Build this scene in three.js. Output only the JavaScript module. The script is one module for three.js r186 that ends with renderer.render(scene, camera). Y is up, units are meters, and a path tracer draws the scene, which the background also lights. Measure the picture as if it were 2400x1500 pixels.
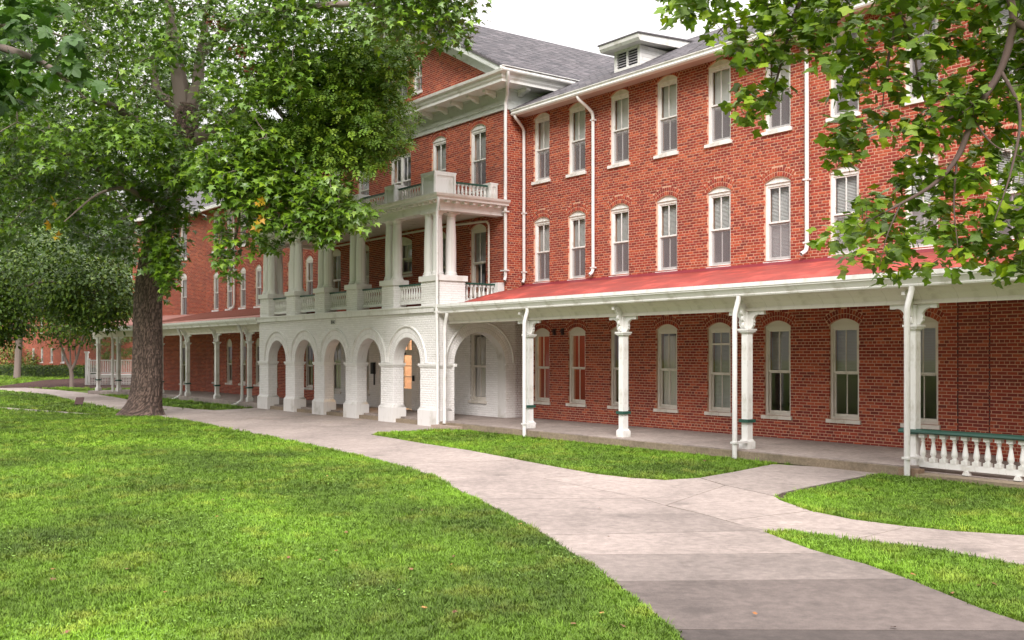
import * as THREE from 'three';
import { mergeGeometries } from 'three/addons/utils/BufferGeometryUtils.js';
import { FontLoader } from 'three/addons/loaders/FontLoader.js';
import { TextGeometry } from 'three/addons/geometries/TextGeometry.js';

// ------------------------------------------------------------------ camera, sky, sun, exposure
const scene = new THREE.Scene();
const F = 2400, HOR = 829, PXC = 1200, TH = 37 * Math.PI / 180;
const CAM = new THREE.Vector3(26.357, 2.06, 20.33);
const VD = new THREE.Vector3(-Math.cos(TH), 0, -Math.sin(TH)), RD = new THREE.Vector3(Math.sin(TH), 0, -Math.cos(TH));
const camera = new THREE.PerspectiveCamera(2 * Math.atan(750 / F) * 180 / Math.PI, 1.6, 0.1, 600);
camera.position.copy(CAM);
camera.lookAt(CAM.clone().add(VD));
camera.setViewOffset(2400, 1500, 0, -79, 2400, 1500);
camera.updateProjectionMatrix();
camera.updateMatrixWorld();
scene.add(camera);

const renderer = new THREE.WebGLRenderer({ antialias: true });
renderer.toneMapping = THREE.LinearToneMapping;
renderer.toneMappingExposure = 2.55;
renderer.shadowMap.enabled = true;

const SUN_DIR = new THREE.Vector3(0.62, 0.6, 0.52).normalize();
{ // overcast sky: brighter overhead than near the horizon, a little warm
  const w = 128, h = 64, a = new Float32Array(w * h * 4);
  for (let j = 0; j < h; j++) for (let i = 0; i < w; i++) {
    const el = ((j + 0.5) / h - 0.5) * Math.PI, s = Math.max(0, Math.sin(el));
    const L = 0.2 + 1.32 * s;
    const k = (j * w + i) * 4;
    a[k] = L * 1.0; a[k + 1] = L * 0.972; a[k + 2] = L * 0.985; a[k + 3] = 1;
  }
  const t = new THREE.DataTexture(a, w, h, THREE.RGBAFormat, THREE.FloatType);
  t.mapping = THREE.EquirectangularReflectionMapping; t.magFilter = THREE.LinearFilter; t.needsUpdate = true;
  scene.background = t; scene.environment = t;
}
const sun = new THREE.DirectionalLight(new THREE.Color(1, 0.95, 0.91), 1.5);
sun.position.copy(SUN_DIR).multiplyScalar(90); sun.castShadow = true; sun.shadow.radius = 42;
sun.shadow.mapSize.set(2048, 2048);
Object.assign(sun.shadow.camera, { left: -70, right: 70, top: 50, bottom: -50, near: 1, far: 220 });
scene.add(sun); scene.add(sun.target);

// ------------------------------------------------------------------ helpers
let seed = 12345;
const rnd = () => { seed = (seed + 0x6D2B79F5) | 0; let t = Math.imul(seed ^ (seed >>> 15), 1 | seed); t = (t + Math.imul(t ^ (t >>> 7), 61 | t)) ^ t; return ((t ^ (t >>> 14)) >>> 0) / 4294967296; };
const rr = (a, b) => a + (b - a) * rnd();
const V = (x, y, z) => new THREE.Vector3(x, y, z);
const UP = V(0, 1, 0);
function hash(x, y, s = 0) { let h = Math.imul(x | 0, 374761393) + Math.imul(y | 0, 668265263) + Math.imul(s | 0, 2147483647); h = Math.imul(h ^ (h >>> 13), 1274126177); return ((h ^ (h >>> 16)) >>> 0) / 4294967296; }
function vnoise(x, y, s = 0, per = 0) {
  let xi = Math.floor(x), yi = Math.floor(y); const fx = x - xi, fy = y - yi;
  const w = (i) => per ? ((i % per) + per) % per : i;
  const u = fx * fx * (3 - 2 * fx), v = fy * fy * (3 - 2 * fy);
  const a = hash(w(xi), w(yi), s), b = hash(w(xi + 1), w(yi), s), c = hash(w(xi), w(yi + 1), s), d = hash(w(xi + 1), w(yi + 1), s);
  return a + (b - a) * u + (c - a) * v + (a - b - c + d) * u * v;
}
const fbm = (x, y, s, o = 4, per = 0) => { let t = 0, a = 0.5, n = 0; for (let i = 0; i < o; i++) { t += a * vnoise(x, y, s + i, per); n += a; a *= 0.5; x *= 2; y *= 2; per *= 2; } return t / n; };
// a pixel of the 2400x1500 photograph gives a direction; the depth or the plane it meets gives the place
function ray(px, py) { return VD.clone().addScaledVector(RD, (px - PXC) / F).addScaledVector(UP, (HOR - py) / F); }
function at(px, py, depth) { return CAM.clone().addScaledVector(ray(px, py), depth); }
function onY(px, py, y) { const d = ray(px, py); return CAM.clone().addScaledVector(d, (y - CAM.y) / d.y); }
function proj(p) { const q = p.clone().sub(CAM), D = q.dot(VD); return [PXC + F * q.dot(RD) / D, HOR - F * q.y / D, D]; }
const taken = {};
function numbered(n) { const k = taken[n] = (taken[n] ?? -1) + 1; return k ? n + '_' + String(k).padStart(3, '0') : n; }
function thing(name, label, category, group) {
  const o = new THREE.Group(); o.name = numbered(name); scene.add(o); o.userData = { label, category };
  if (group) o.userData.group = group;
  return o;
}
function structure(name) { const o = new THREE.Group(); o.name = numbered(name); o.userData.kind = 'structure'; scene.add(o); return o; }
function mesh(name, geo, mat, parent) { const m = new THREE.Mesh(geo, mat); m.name = name; m.castShadow = m.receiveShadow = true; parent.add(m); return m; }
function grp(name, parent) { const g = new THREE.Group(); g.name = name; parent.add(g); return g; }
function flat(g) { const q = g.index ? g.toNonIndexed() : g; for (const k of Object.keys(q.attributes)) if (!['position', 'normal', 'uv'].includes(k)) q.deleteAttribute(k); return q; }
function uvm(g) { // uv in metres by the way each face points
  const p = g.attributes.position, n = g.attributes.normal, uv = new Float32Array(p.count * 2);
  for (let i = 0; i < p.count; i++) {
    const ax = Math.abs(n.getX(i)), ay = Math.abs(n.getY(i)), az = Math.abs(n.getZ(i));
    let u, v;
    if (ay >= ax && ay >= az) { u = p.getX(i); v = p.getZ(i); } else if (ax > az) { u = p.getZ(i); v = p.getY(i); } else { u = p.getX(i); v = p.getY(i); }
    uv[2 * i] = u; uv[2 * i + 1] = v;
  }
  g.setAttribute('uv', new THREE.BufferAttribute(uv, 2)); return g;
}
const join = (...gs) => uvm(mergeGeometries(gs.flat(Infinity).map(flat)));
const bx = (x0, x1, y0, y1, z0, z1) => new THREE.BoxGeometry(Math.abs(x1 - x0), Math.abs(y1 - y0), Math.abs(z1 - z0)).translate((x0 + x1) / 2, (y0 + y1) / 2, (z0 + z1) / 2);
function poly(pts, y, depth) { // flat slab in the ground plane, top at y
  const s = new THREE.Shape(pts.map(([x, z]) => new THREE.Vector2(x, -z)));
  return new THREE.ExtrudeGeometry(s, { depth, bevelEnabled: false }).rotateX(-Math.PI / 2).translate(0, y - depth, 0);
}
function extr(pts, depth, bevel = 0) {
  const s = new THREE.Shape(pts.map(([x, y]) => new THREE.Vector2(x, y)));
  return new THREE.ExtrudeGeometry(s, { depth, bevelEnabled: bevel > 0, bevelSize: bevel, bevelThickness: bevel, bevelSegments: 1, steps: 1 });
}
// profile (z, y) swept along x from x0 to x1
function sweepX(pts, x0, x1) { return extr(pts.map(([z, y]) => [-z, y]), x1 - x0).rotateY(Math.PI / 2).translate(x0, 0, 0); }
// closed profile (outward offset, height) carried round a polyline in plan, mitred at the corners
function sweepPath(prof, path) {
  const P = [], dir = path.slice(1).map(([x, z], i) => { const dx = x - path[i][0], dz = z - path[i][1], l = Math.hypot(dx, dz); return [dx / l, dz / l]; }), out = dir.map(([a, b]) => [-b, a]);
  const ring = path.map(([x, z], i) => { const a = out[Math.max(0, i - 1)], b = out[Math.min(out.length - 1, i)], k = 1 + a[0] * b[0] + a[1] * b[1], m = [(a[0] + b[0]) / k, (a[1] + b[1]) / k]; return prof.map(([o, y]) => [x + m[0] * o, y, z + m[1] * o]); });
  for (let i = 0; i + 1 < ring.length; i++) for (let k = 0; k < prof.length; k++) { const l = (k + 1) % prof.length, A = ring[i][k], B = ring[i + 1][k], C = ring[i + 1][l], D = ring[i][l]; P.push(...A, ...B, ...C, ...A, ...C, ...D); }
  const cap = THREE.ShapeUtils.triangulateShape(prof.map(([a, b]) => new THREE.Vector2(a, b)), []);
  for (const r of [ring[0], ring[ring.length - 1]]) for (const t of cap) for (const k of t) P.push(...r[k]);
  const g = new THREE.BufferGeometry(); g.setAttribute('position', new THREE.Float32BufferAttribute(P, 3)); g.setAttribute('uv', new THREE.Float32BufferAttribute(new Float32Array(P.length / 3 * 2), 2)); g.computeVertexNormals(); return g;
}
function onZ(px, z) { const d = ray(px, 829); return CAM.clone().addScaledVector(d, (z - CAM.z) / d.z).x; }
function lathe(pts, seg = 14) { return new THREE.LatheGeometry(pts.map(([r, y]) => new THREE.Vector2(r, y)), seg); }
function skin(S, rad, seg, wob = 0, uvR = 6) { // tube through sampled points, radius rad(k, t)
  const N = S.length - 1, g = { p: [], i: [], uv: [] }; let len = 0;
  const tan = S.map((_, k) => S[Math.min(N, k + 1)].clone().sub(S[Math.max(0, k - 1)]).normalize());
  let nrm = Math.abs(tan[0].y) > 0.9 ? V(1, 0, 0) : V(0, 1, 0); nrm = nrm.sub(tan[0].clone().multiplyScalar(nrm.dot(tan[0]))).normalize();
  for (let a = 0; a <= N; a++) {
    if (a) { len += S[a].distanceTo(S[a - 1]); nrm = nrm.clone().sub(tan[a].clone().multiplyScalar(nrm.dot(tan[a]))).normalize(); }
    const bin = tan[a].clone().cross(nrm), R = rad(a, a / N);
    for (let b = 0; b <= seg; b++) {
      const th = (b % seg) / seg * Math.PI * 2, r = R * (1 + wob * (vnoise(Math.cos(th) * 2 + a * 0.4, Math.sin(th) * 2 + 50, 5) - 0.5));
      const q = S[a].clone().addScaledVector(nrm, Math.cos(th) * r).addScaledVector(bin, Math.sin(th) * r);
      g.p.push(q.x, q.y, q.z); g.uv.push(b / seg * R * uvR, len);
    }
  }
  for (let a = 0; a < N; a++) for (let b = 0; b < seg; b++) { const k = a * (seg + 1) + b; g.i.push(k, k + 1, k + seg + 1, k + 1, k + seg + 2, k + seg + 1); }
  const geo = new THREE.BufferGeometry();
  geo.setAttribute('position', new THREE.Float32BufferAttribute(g.p, 3)); geo.setAttribute('uv', new THREE.Float32BufferAttribute(g.uv, 2)); geo.setIndex(g.i); geo.computeVertexNormals();
  return geo;
}
function tube(pts, radii, seg = 8, wob = 0) { // tapered tube along a smooth curve
  const c = new THREE.CatmullRomCurve3(pts, false, 'centripetal'), N = Math.max(6, pts.length * 5), S = [];
  for (let a = 0; a <= N; a++) S.push(c.getPoint(a / N));
  return skin(S, (k, t) => { const q = t * (radii.length - 1), k0 = Math.min(radii.length - 2, Math.floor(q)); return radii.length === 1 ? radii[0] : radii[k0] + (radii[k0 + 1] - radii[k0]) * (q - k0); }, seg, wob);
}
function pipeG(P, r) { // straight lengths with short bends
  const p = P.map((q) => V(...q)), S = [p[0]];
  for (let i = 1; i + 1 < p.length; i++) { const d0 = p[i - 1].clone().sub(p[i]), d1 = p[i + 1].clone().sub(p[i]), f = Math.min(0.07, d0.length() * 0.45, d1.length() * 0.45); const a = p[i].clone().addScaledVector(d0.normalize(), f), b = p[i].clone().addScaledVector(d1.normalize(), f); for (const t of [0, 0.33, 0.67, 1]) S.push(a.clone().multiplyScalar((1 - t) * (1 - t)).addScaledVector(p[i], 2 * t * (1 - t)).addScaledVector(b, t * t)); }
  S.push(p[p.length - 1]); return skin(S, () => r, 10);
}
function tex(w, h, fn, srgb = true) {
  const a = new Uint8Array(w * h * 4);
  for (let j = 0; j < h; j++) for (let i = 0; i < w; i++) { const c = fn(i / w, j / h), k = (j * w + i) * 4; for (let q = 0; q < 3; q++) a[k + q] = Math.max(0, Math.min(255, 255 * (Array.isArray(c) ? c[q] : c))); a[k + 3] = 255; }
  const t = new THREE.DataTexture(a, w, h); t.wrapS = t.wrapT = THREE.RepeatWrapping; t.magFilter = THREE.LinearFilter; t.minFilter = THREE.LinearMipmapLinearFilter;
  if (srgb) t.colorSpace = THREE.SRGBColorSpace; t.needsUpdate = true; return t;
}
const rep = (t, u, v = u) => { const c = t.clone(); c.repeat.set(u, v); c.needsUpdate = true; return c; };
const lin = (r, g, b) => new THREE.Color().setRGB(r, g, b);
const std = (c, o = {}) => new THREE.MeshStandardMaterial({ color: Array.isArray(c) ? lin(...c) : c, roughness: 0.8, ...o });

// many alike pieces: those that show largest as meshes of their own, the rest as one part
function pieces(parent, name, rest, geo, palette, matOpt, list, most = 300, see = () => true) {
  const mats = palette.map((c) => std(c, matOpt));
  const q = new THREE.Vector3();
  for (const p of list) {
    q.setFromMatrixPosition(p.m); const [x, y, D] = proj(q);
    p.big = D > 0.5 && x > 0 && x < 2400 && y > 0 && y < 1500 && see(x, y) ? p.size / D : 0;
  }
  const order = list.map((p, i) => i).sort((a, b) => list[b].big - list[a].big);
  let n = 0;
  while (n < Math.min(most, order.length) && list[order[n]].big > 0) {
    const p = list[order[n++]], m = mesh(n > 1 ? name + '_' + String(n - 1).padStart(3, '0') : name, geo, mats[p.c], parent);
    p.m.decompose(m.position, m.quaternion, m.scale);
  }
  const left = order.slice(n);
  if (!left.length) return;
  const im = new THREE.InstancedMesh(geo, std(0xffffff, matOpt), left.length); im.name = rest; im.userData.kind = 'stuff'; im.castShadow = im.receiveShadow = true;
  const c = new THREE.Color();
  left.forEach((i, k) => { const p = list[i]; im.setMatrixAt(k, p.m); c.copy(mats[p.c].color).multiplyScalar(p.v ?? 1); im.setColorAt(k, c); });
  parent.add(im);
}

// ------------------------------------------------------------------ materials
const speck = tex(512, 512, (u, v) => 0.86 + 0.1 * (fbm(u * 8, v * 8, 3, 5, 8) - 0.5) + 0.06 * (hash(u * 512, v * 512, 9) - 0.5));
const weather = tex(512, 512, (u, v) => { const a = fbm(u * 6, v * 6, 11, 5, 6), b = fbm(u * 40, v * 6, 21, 3, 20), d = Math.max(0, a - 0.62) * 0.55 + Math.max(0, b - 0.66) * 0.4; return [0.97 - d * 0.75, 0.967 - d * 0.8, 0.96 - d * 0.95]; });
const grain = tex(256, 256, (u, v) => 0.5 + 0.5 * (fbm(u * 60, v * 4, 31, 3, 4) - 0.5) + 0.3 * (hash(u * 256, v * 256, 4) - 0.5), false);
const white = std([0.82, 0.81, 0.8], { roughness: 0.55, map: rep(weather, 0.4) });
const trim = std([0.82, 0.81, 0.8], { roughness: 0.5, map: rep(weather, 0.9) });
const cream = std([0.77, 0.72, 0.66], { roughness: 0.55, map: rep(weather, 0.7) });
const frieze = std([0.68, 0.7, 0.68], { roughness: 0.65, map: rep(weather, 0.55, 1.6), bumpMap: rep(grain, 0.6, 3), bumpScale: 0.004 });
const mortar = std([0.82, 0.47, 0.32], { roughness: 0.95, map: rep(speck, 1.5) });
const brickSolid = std([0.33, 0.07, 0.04], { roughness: 0.9 });
const whiteMortar = std([0.76, 0.74, 0.73], { roughness: 0.75, map: rep(weather, 0.5) });
const pipeMat = std([0.78, 0.76, 0.76], { roughness: 0.4, map: rep(weather, 1.5) });
const green = std([0.02, 0.075, 0.055], { roughness: 0.4 });
const dark = std([0.02, 0.02, 0.022], { roughness: 0.5 });
const glass = new THREE.MeshPhysicalMaterial({ color: 0xffffff, transmission: 1, thickness: 0, roughness: 0.02, ior: 1.5 });
const screenMat = std([0.3, 0.27, 0.28], { transparent: true, opacity: 0.42, roughness: 0.9, side: THREE.DoubleSide });
const blindMat = std([0.5, 0.5, 0.48], { roughness: 0.7 });
const curtainMat = std([0.55, 0.52, 0.48], { roughness: 0.9 });
const roomMat = std([0.55, 0.46, 0.44], { roughness: 0.95 });
const roomWarm = std([0.6, 0.42, 0.27], { roughness: 0.95 });
const shingleSheet = std([0.11, 0.1, 0.106], { roughness: 0.95 });
const concTex = tex(1024, 1024, (u, v) => {
  const a = fbm(u * 5, v * 5, 41, 6, 5), b = fbm(u * 64, v * 64, 51, 3, 64), s = hash(u * 1024, v * 1024, 6);
  const c = 0.82 + 0.24 * (a - 0.5) + 0.2 * (b - 0.5) + 0.16 * (s - 0.5) - (s > 0.988 ? 0.2 : 0) - Math.max(0, fbm(u * 9, v * 9, 61, 4, 9) - 0.66) * 0.5;
  return [c, c * 0.975, c * 0.955];
});
const concBump = tex(512, 512, (u, v) => 0.5 + 0.4 * (fbm(u * 48, v * 48, 71, 3, 48) - 0.5) + 0.3 * (hash(u * 512, v * 512, 8) - 0.5), false);
const conc = (k, w = 1) => std([0.66 * k, 0.575 * k * w, 0.54 * k * w], { roughness: 0.9, map: rep(concTex, 0.22), bumpMap: rep(concBump, 0.5), bumpScale: 0.004 });
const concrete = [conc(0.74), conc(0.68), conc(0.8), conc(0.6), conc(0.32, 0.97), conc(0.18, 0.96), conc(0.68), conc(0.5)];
const slabEdge = std([0.4, 0.33, 0.24], { roughness: 0.95, map: rep(concTex, 0.5) });

const BRICK = [[0.31, 0.045, 0.023], [0.34, 0.054, 0.026], [0.27, 0.037, 0.022], [0.38, 0.072, 0.031], [0.23, 0.032, 0.022], [0.3, 0.042, 0.022], [0.33, 0.052, 0.025], [0.21, 0.034, 0.024], [0.42, 0.088, 0.04], [0.26, 0.036, 0.021]];
const WBRICK = [[0.8, 0.78, 0.77], [0.785, 0.765, 0.755], [0.81, 0.79, 0.78], [0.77, 0.75, 0.74]];
// a unit brick with worn (chamfered) front edges, front face at z = 0.5
const brickGeo = (() => {
  const f = (x, y, z) => [x, y, z], c = 0.035, d = 0.09, P = [];
  const A = [f(-0.5 + c, -0.5 + d, 0.5), f(0.5 - c, -0.5 + d, 0.5), f(0.5 - c, 0.5 - d, 0.5), f(-0.5 + c, 0.5 - d, 0.5)];
  const B = [f(-0.5, -0.5, 0.38), f(0.5, -0.5, 0.38), f(0.5, 0.5, 0.38), f(-0.5, 0.5, 0.38)];
  const C = B.map(([x, y]) => f(x, y, -0.5));
  const q = (a, b, c2, d2) => P.push(...a, ...b, ...c2, ...a, ...c2, ...d2);
  q(A[0], A[1], A[2], A[3]);
  for (let i = 0; i < 4; i++) { const j = (i + 1) % 4; q(B[i], B[j], A[j], A[i]); q(C[i], C[j], B[j], B[i]); }
  const g = new THREE.BufferGeometry(); g.setAttribute('position', new THREE.Float32BufferAttribute(P, 3)); g.computeVertexNormals(); g.setAttribute('uv', new THREE.Float32BufferAttribute(new Float32Array(P.length / 3 * 2), 2)); return g;
})();
const CO = 0.072, BL = 0.215, JT = 0.0155;
// openings: {x, w, y0, ys (springing), rise, ring}; returns circle radius R and centre height
function arc(h) { const a = h.w / 2, R = (a * a + h.rise * h.rise) / (2 * h.rise); return { R, cy: h.ys + h.rise - R, th: h.rise >= a - 1e-6 ? Math.PI / 2 : Math.asin(a / R) }; }
// local frame of a wall face: origin, along u, up, normal n
function frame(o, u) { const n = u.clone().cross(UP); return new THREE.Matrix4().makeBasis(u, UP, n).setPosition(o); }
function bricksOn(list, fr, w, h, holes, { nc = BRICK.length, size = 1, top = null, phase = 0, y0 = 0, tone = null } = {}) {
  const put = (x, y, bw, bh, rot = 0) => {
    const m = new THREE.Matrix4().makeRotationZ(rot); m.setPosition(x, y, 0.008 - 0.026 + rr(-0.0015, 0.0015)); m.multiply(new THREE.Matrix4().makeScale(bw, bh, 0.052));
    let c = Math.floor(rnd() * nc); if (nc > 4) { const f = fbm(x * 0.5 + 7, y * 0.8, 151, 3) - 0.5; if (f > 0.06 && rnd() < 0.3) c = rnd() < 0.5 ? 3 : 8; if (f < -0.07 && rnd() < 0.3) c = rnd() < 0.5 ? 4 : 9; } if (tone && rnd() < tone) c = 7;
    list.push({ m: fr.clone().multiply(m), c, v: nc === 4 || nc === WBRICK.length ? rr(0.97, 1.03) : rr(0.82, 1.15), size: bw * size });
  };
  const hs = holes.map((q) => ({ ...q, ...(q.rise ? arc(q) : {}) }));
  for (let k = 0; ; k++) {
    const yb = y0 + k * CO; if (yb + CO * 0.6 > h) break;
    const yc = yb + CO / 2; let iv = [[0, w]];
    if (top) { const t = top(yc + CO / 2); iv = t ? [t] : []; }
    for (const q of hs) {
      let s = null;
      if (yc > q.y0 && (yc < q.ys || (!q.rise && yc < q.ys))) s = q.w / 2;
      else if (q.rise && yc >= q.ys) { const dy = yc - q.cy, Ro = q.R + (q.ring ?? 0.23) + 0.008; if (dy < Ro) s = Math.min(Math.sqrt(Math.max(0, Ro * Ro - dy * dy)), q.th > 1.57 ? 9 : dy * Math.tan(q.th) + 0.004); }
      if (s) iv = iv.flatMap(([a, b]) => { const l = q.x - s, r = q.x + s; if (r <= a || l >= b) return [[a, b]]; return [[a, l], [r, b]].filter(([p, e]) => e - p > 0.035); });
    }
    const header = (k + phase) % 6 === 3, L = header ? BL / 2 : BL, off = header ? BL / 4 : (k % 2) * BL / 2;
    for (const [a, b] of iv) {
      for (let x = Math.floor((a - off) / L) * L + off; x < b; x += L) {
        let x0 = Math.max(a, x + JT / 2), x1 = Math.min(b, x + L - JT / 2);
        if (x1 - x0 < 0.022) continue;
        put((x0 + x1) / 2 + rr(-0.002, 0.002), yc + rr(-0.0015, 0.0015), x1 - x0, CO - JT);
      }
    }
  }
  for (const q of hs) if (q.rise && q.ring !== 0) {
    const rows = q.rows ?? 2, rh = (q.ring ?? 0.23) / rows;
    for (let r = 0; r < rows; r++) {
      const rm = q.R + rh * (r + 0.5), n = Math.max(5, Math.round(2 * q.th * rm / 0.076));
      for (let i = 0; i < n; i++) { const t = -q.th + (i + 0.5) / n * 2 * q.th; put(q.x + Math.sin(t) * rm, q.cy + Math.cos(t) * rm, 2 * q.th * rm / n - JT, rh - JT, -t); }
    }
  }
}
function holePath(q) {
  const p = new THREE.Path(), x0 = q.x - q.w / 2, x1 = q.x + q.w / 2; p.moveTo(x0, q.y0); p.lineTo(x1, q.y0); p.lineTo(x1, q.ys);
  if (q.rise) { const { R, cy, th } = arc(q); for (let i = 1; i < 20; i++) { const t = th - 2 * th * i / 20; p.lineTo(q.x + Math.sin(t) * R, cy + Math.cos(t) * R); } }
  p.lineTo(x0, q.ys); p.lineTo(x0, q.y0); return p;
}
function wallGeo(fr, outline, holes, thick) {
  const s = new THREE.Shape(outline.map(([x, y]) => new THREE.Vector2(x, y))); s.holes = holes.map(holePath);
  return new THREE.ExtrudeGeometry(s, { depth: thick, bevelEnabled: false }).translate(0, 0, -thick).applyMatrix4(fr);
}

// ------------------------------------------------------------------ windows
const winCache = {};
function slats(w, y0, y1, z) { const g = []; for (let y = y0; y < y1; y += 0.034) g.push(bx(-w / 2, w / 2, -0.0015, 0.0015, -0.014, 0.014).rotateX(0.95).translate(0, y, z)); return g; }
function windowProto(w, h, rise, kind) {
  const key = [w, h, rise, kind].join('_'); if (winCache[key]) return winCache[key];
  const G = new THREE.Group(); G.name = 'window';
  const woodM = kind.includes('old') ? cream : trim, a = w / 2, jw = 0.07, z0 = -0.16, z1 = -0.055;
  const double = kind.includes('double'), uns = double ? [[-a + jw, -0.05], [0.05, a - jw]] : [[-a + jw, a - jw]];
  const fr = [bx(-a + 0.002, -a + jw, 0, h, z0, z1), bx(a - jw, a - 0.002, 0, h, z0, z1), bx(-a + jw, a - jw, h - 0.085, h, z0, z1), bx(-a + jw, a - jw, 0, 0.055, z0, z1), bx(-a + 0.02, a - 0.02, h - 0.012, h + 0.012, z1, z1 + 0.03)];
  if (double) fr.push(bx(-0.05, 0.05, 0.055, h - 0.085, z0, z1));
  mesh('frame', join(fr), woodM, G);
  if (rise) { const { R, cy, th } = arc({ w: w - 0.004, ys: h, rise }); const P = [[-a + 0.002, h + 0.013]]; for (let i = 0; i <= 16; i++) { const t = -th + 2 * th * i / 16; P.push([Math.sin(t) * R, Math.max(h + 0.013, cy + Math.cos(t) * R)]); } P.push([a - 0.002, h + 0.013]); mesh('tympanum', join(extr(P, 0.05).translate(0, 0, -0.1)), woodM, G); }
  if (!kind.includes('nosill')) mesh('sill', join(bx(-a - 0.06, a + 0.06, -0.088, -0.003, -0.16, 0.055)), woodM, G);
  else mesh('sill', join(bx(-a - 0.02, a + 0.02, -0.05, -0.003, -0.16, 0.03)), woodM, G);
  for (const [s0, s1] of uns) {
    const ym = kind.includes('transom') ? 0.055 + (h - 0.14) * 0.46 : 0.055 + (h - 0.14) * 0.5, yt = h - 0.085, b = 0.038, xm = (s0 + s1) / 2;
    const us = [bx(s0, s0 + b, ym, yt, -0.115, -0.075), bx(s1 - b, s1, ym, yt, -0.115, -0.075), bx(s0 + b, s1 - b, yt - b, yt, -0.115, -0.075), bx(s0 + b, s1 - b, ym - 0.005, ym + 0.035, -0.115, -0.07), bx(xm - 0.009, xm + 0.009, ym + 0.035, yt - b, -0.108, -0.08)];
    if (kind.includes('transom')) us.push(bx(s0 + b, s1 - b, yt - 0.36, yt - 0.31, -0.114, -0.072));
    mesh('upper_sash', join(us), woodM, G);
    mesh('lower_sash', join(bx(s0, s0 + b, 0.055, ym, -0.158, -0.118), bx(s1 - b, s1, 0.055, ym, -0.158, -0.118), bx(s0 + b, s1 - b, 0.055, 0.12, -0.158, -0.118), bx(s0 + b, s1 - b, ym - 0.035, ym + 0.005, -0.158, -0.118), bx(xm - 0.009, xm + 0.009, 0.12, ym - 0.035, -0.15, -0.123)), woodM, G);
    for (const [p0, p1] of [[s0 + b, xm - 0.009], [xm + 0.009, s1 - b]]) {
      mesh('pane', new THREE.PlaneGeometry(p1 - p0, yt - b - ym - 0.035).translate((p0 + p1) / 2, (yt - b + ym + 0.035) / 2, -0.094), glass, G);
      mesh('pane', new THREE.PlaneGeometry(p1 - p0, ym - 0.155).translate((p0 + p1) / 2, (ym - 0.035 + 0.12) / 2, -0.137), glass, G);
    }
    if (!kind.includes('old')) mesh('insect_screen', new THREE.PlaneGeometry(s1 - s0 - 0.01, ym - 0.06).translate(xm, (ym + 0.05) / 2, -0.1), screenMat, G);
    const bw = s1 - s0 - 0.02;
    if (kind.includes('half')) mesh('blind', join(slats(bw, ym + 0.0, yt, -0.205).map((g) => g.translate(xm, 0, 0))), blindMat, G);
    if (kind.includes('full')) mesh('blind', join(slats(bw, 0.1, yt, -0.205).map((g) => g.translate(xm, 0, 0))), blindMat, G);
    if (kind.includes('shade')) mesh('blind', join(bx(s0 + 0.01, s1 - 0.01, ym - 0.1, yt, -0.21, -0.206)), blindMat, G);
    if (kind.includes('curtain')) { const P = []; const n = 24; for (let i = 0; i <= n; i++) P.push([s0 + (s1 - s0) * i / n, -0.22 + 0.018 * Math.sin(i * 1.7)]); for (let i = n; i >= 0; i--) P.push([P[i][0], P[i][1] - 0.004]); mesh('curtain', join(extr(P.map(([x, z]) => [x, -z]), h - 0.3).rotateX(-Math.PI / 2).translate(0, 0.12, 0)), curtainMat, G); }
  }
  return winCache[key] = G;
}
function putWindow(parent, fr, x, y, w, h, rise, kind) {
  const g = windowProto(w, h, rise, kind).clone(); const m = fr.clone().multiply(new THREE.Matrix4().makeTranslation(x, y, 0)); m.decompose(g.position, g.quaternion, g.scale); parent.add(g);
}
const hole = (x, y, w, h, rise, o = {}) => ({ x, w, y0: y, ys: y + h, rise, ...o });

// ------------------------------------------------------------------ ground
const GY = -0.2;
const lawnTex = tex(1024, 1024, (u, v) => { const a = fbm(u * 10, v * 10, 81, 5, 10), b = hash(u * 1024, v * 1024, 3), c = fbm(u * 90, v * 90, 83, 2, 90); const k = 0.5 + 0.5 * (a - 0.5) + 0.35 * (c - 0.5) + 0.25 * (b - 0.5); return [0.34 * k + 0.15, 0.44 * k + 0.17, 0.05 * k + 0.02]; });
{
  const g = uvm(flat(new THREE.CircleGeometry(320, 48).rotateX(-Math.PI / 2).translate(-20, GY, 0)));
  const m = mesh('lawn', g, std(0xffffff, { map: rep(lawnTex, 0.16), roughness: 1 }), scene); m.userData.kind = 'structure';
}
const px2 = (l, y = GY) => l.map(([a, b]) => { const p = onY(a, b, y); return [p.x, p.z]; });
// left edge of the walk (towards the lawn) in photograph pixels, far to near
const EDGE = [[0, 919], [100, 926], [190, 944], [290, 966], [420, 984], [520, 1001], [650, 1028], [800, 1060], [930, 1091], [1013, 1116], [1067, 1147], [1113, 1170], [1160, 1193], [1200, 1215], [1247, 1240], [1287, 1263], [1320, 1288], [1360, 1312], [1397, 1336], [1433, 1364], [1483, 1404], [1520, 1434], [1567, 1472], [1597, 1500], [1680, 1580]];
const E2 = px2(EDGE);
const paved = []; // polygons, kept to keep grass off them
const walk = structure('path');
let slabN = 0;
function slab(pts, tone, parent = walk, shrink = 0.014) {
  const cx = pts.reduce((s, p) => s + p[0], 0) / pts.length, cz = pts.reduce((s, p) => s + p[1], 0) / pts.length;
  paved.push(pts);
  const q = pts.map(([x, z]) => { const d = Math.hypot(x - cx, z - cz); return [x - (x - cx) / d * shrink, z - (z - cz) / d * shrink]; });
  mesh(slabN++ ? 'slab_' + String(slabN - 1).padStart(3, '0') : 'slab', join(poly(q, GY + 0.02 - (slabN % 3) * 0.0015, 0.08)), concrete[tone], parent);
}
const W2 = (a, b) => { const p = onY(a, b, GY); return [p.x, p.z]; };
const between = (a, b) => EDGE.filter(([, y]) => y > a && y < b).map(([x, y]) => W2(x, y));
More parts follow.
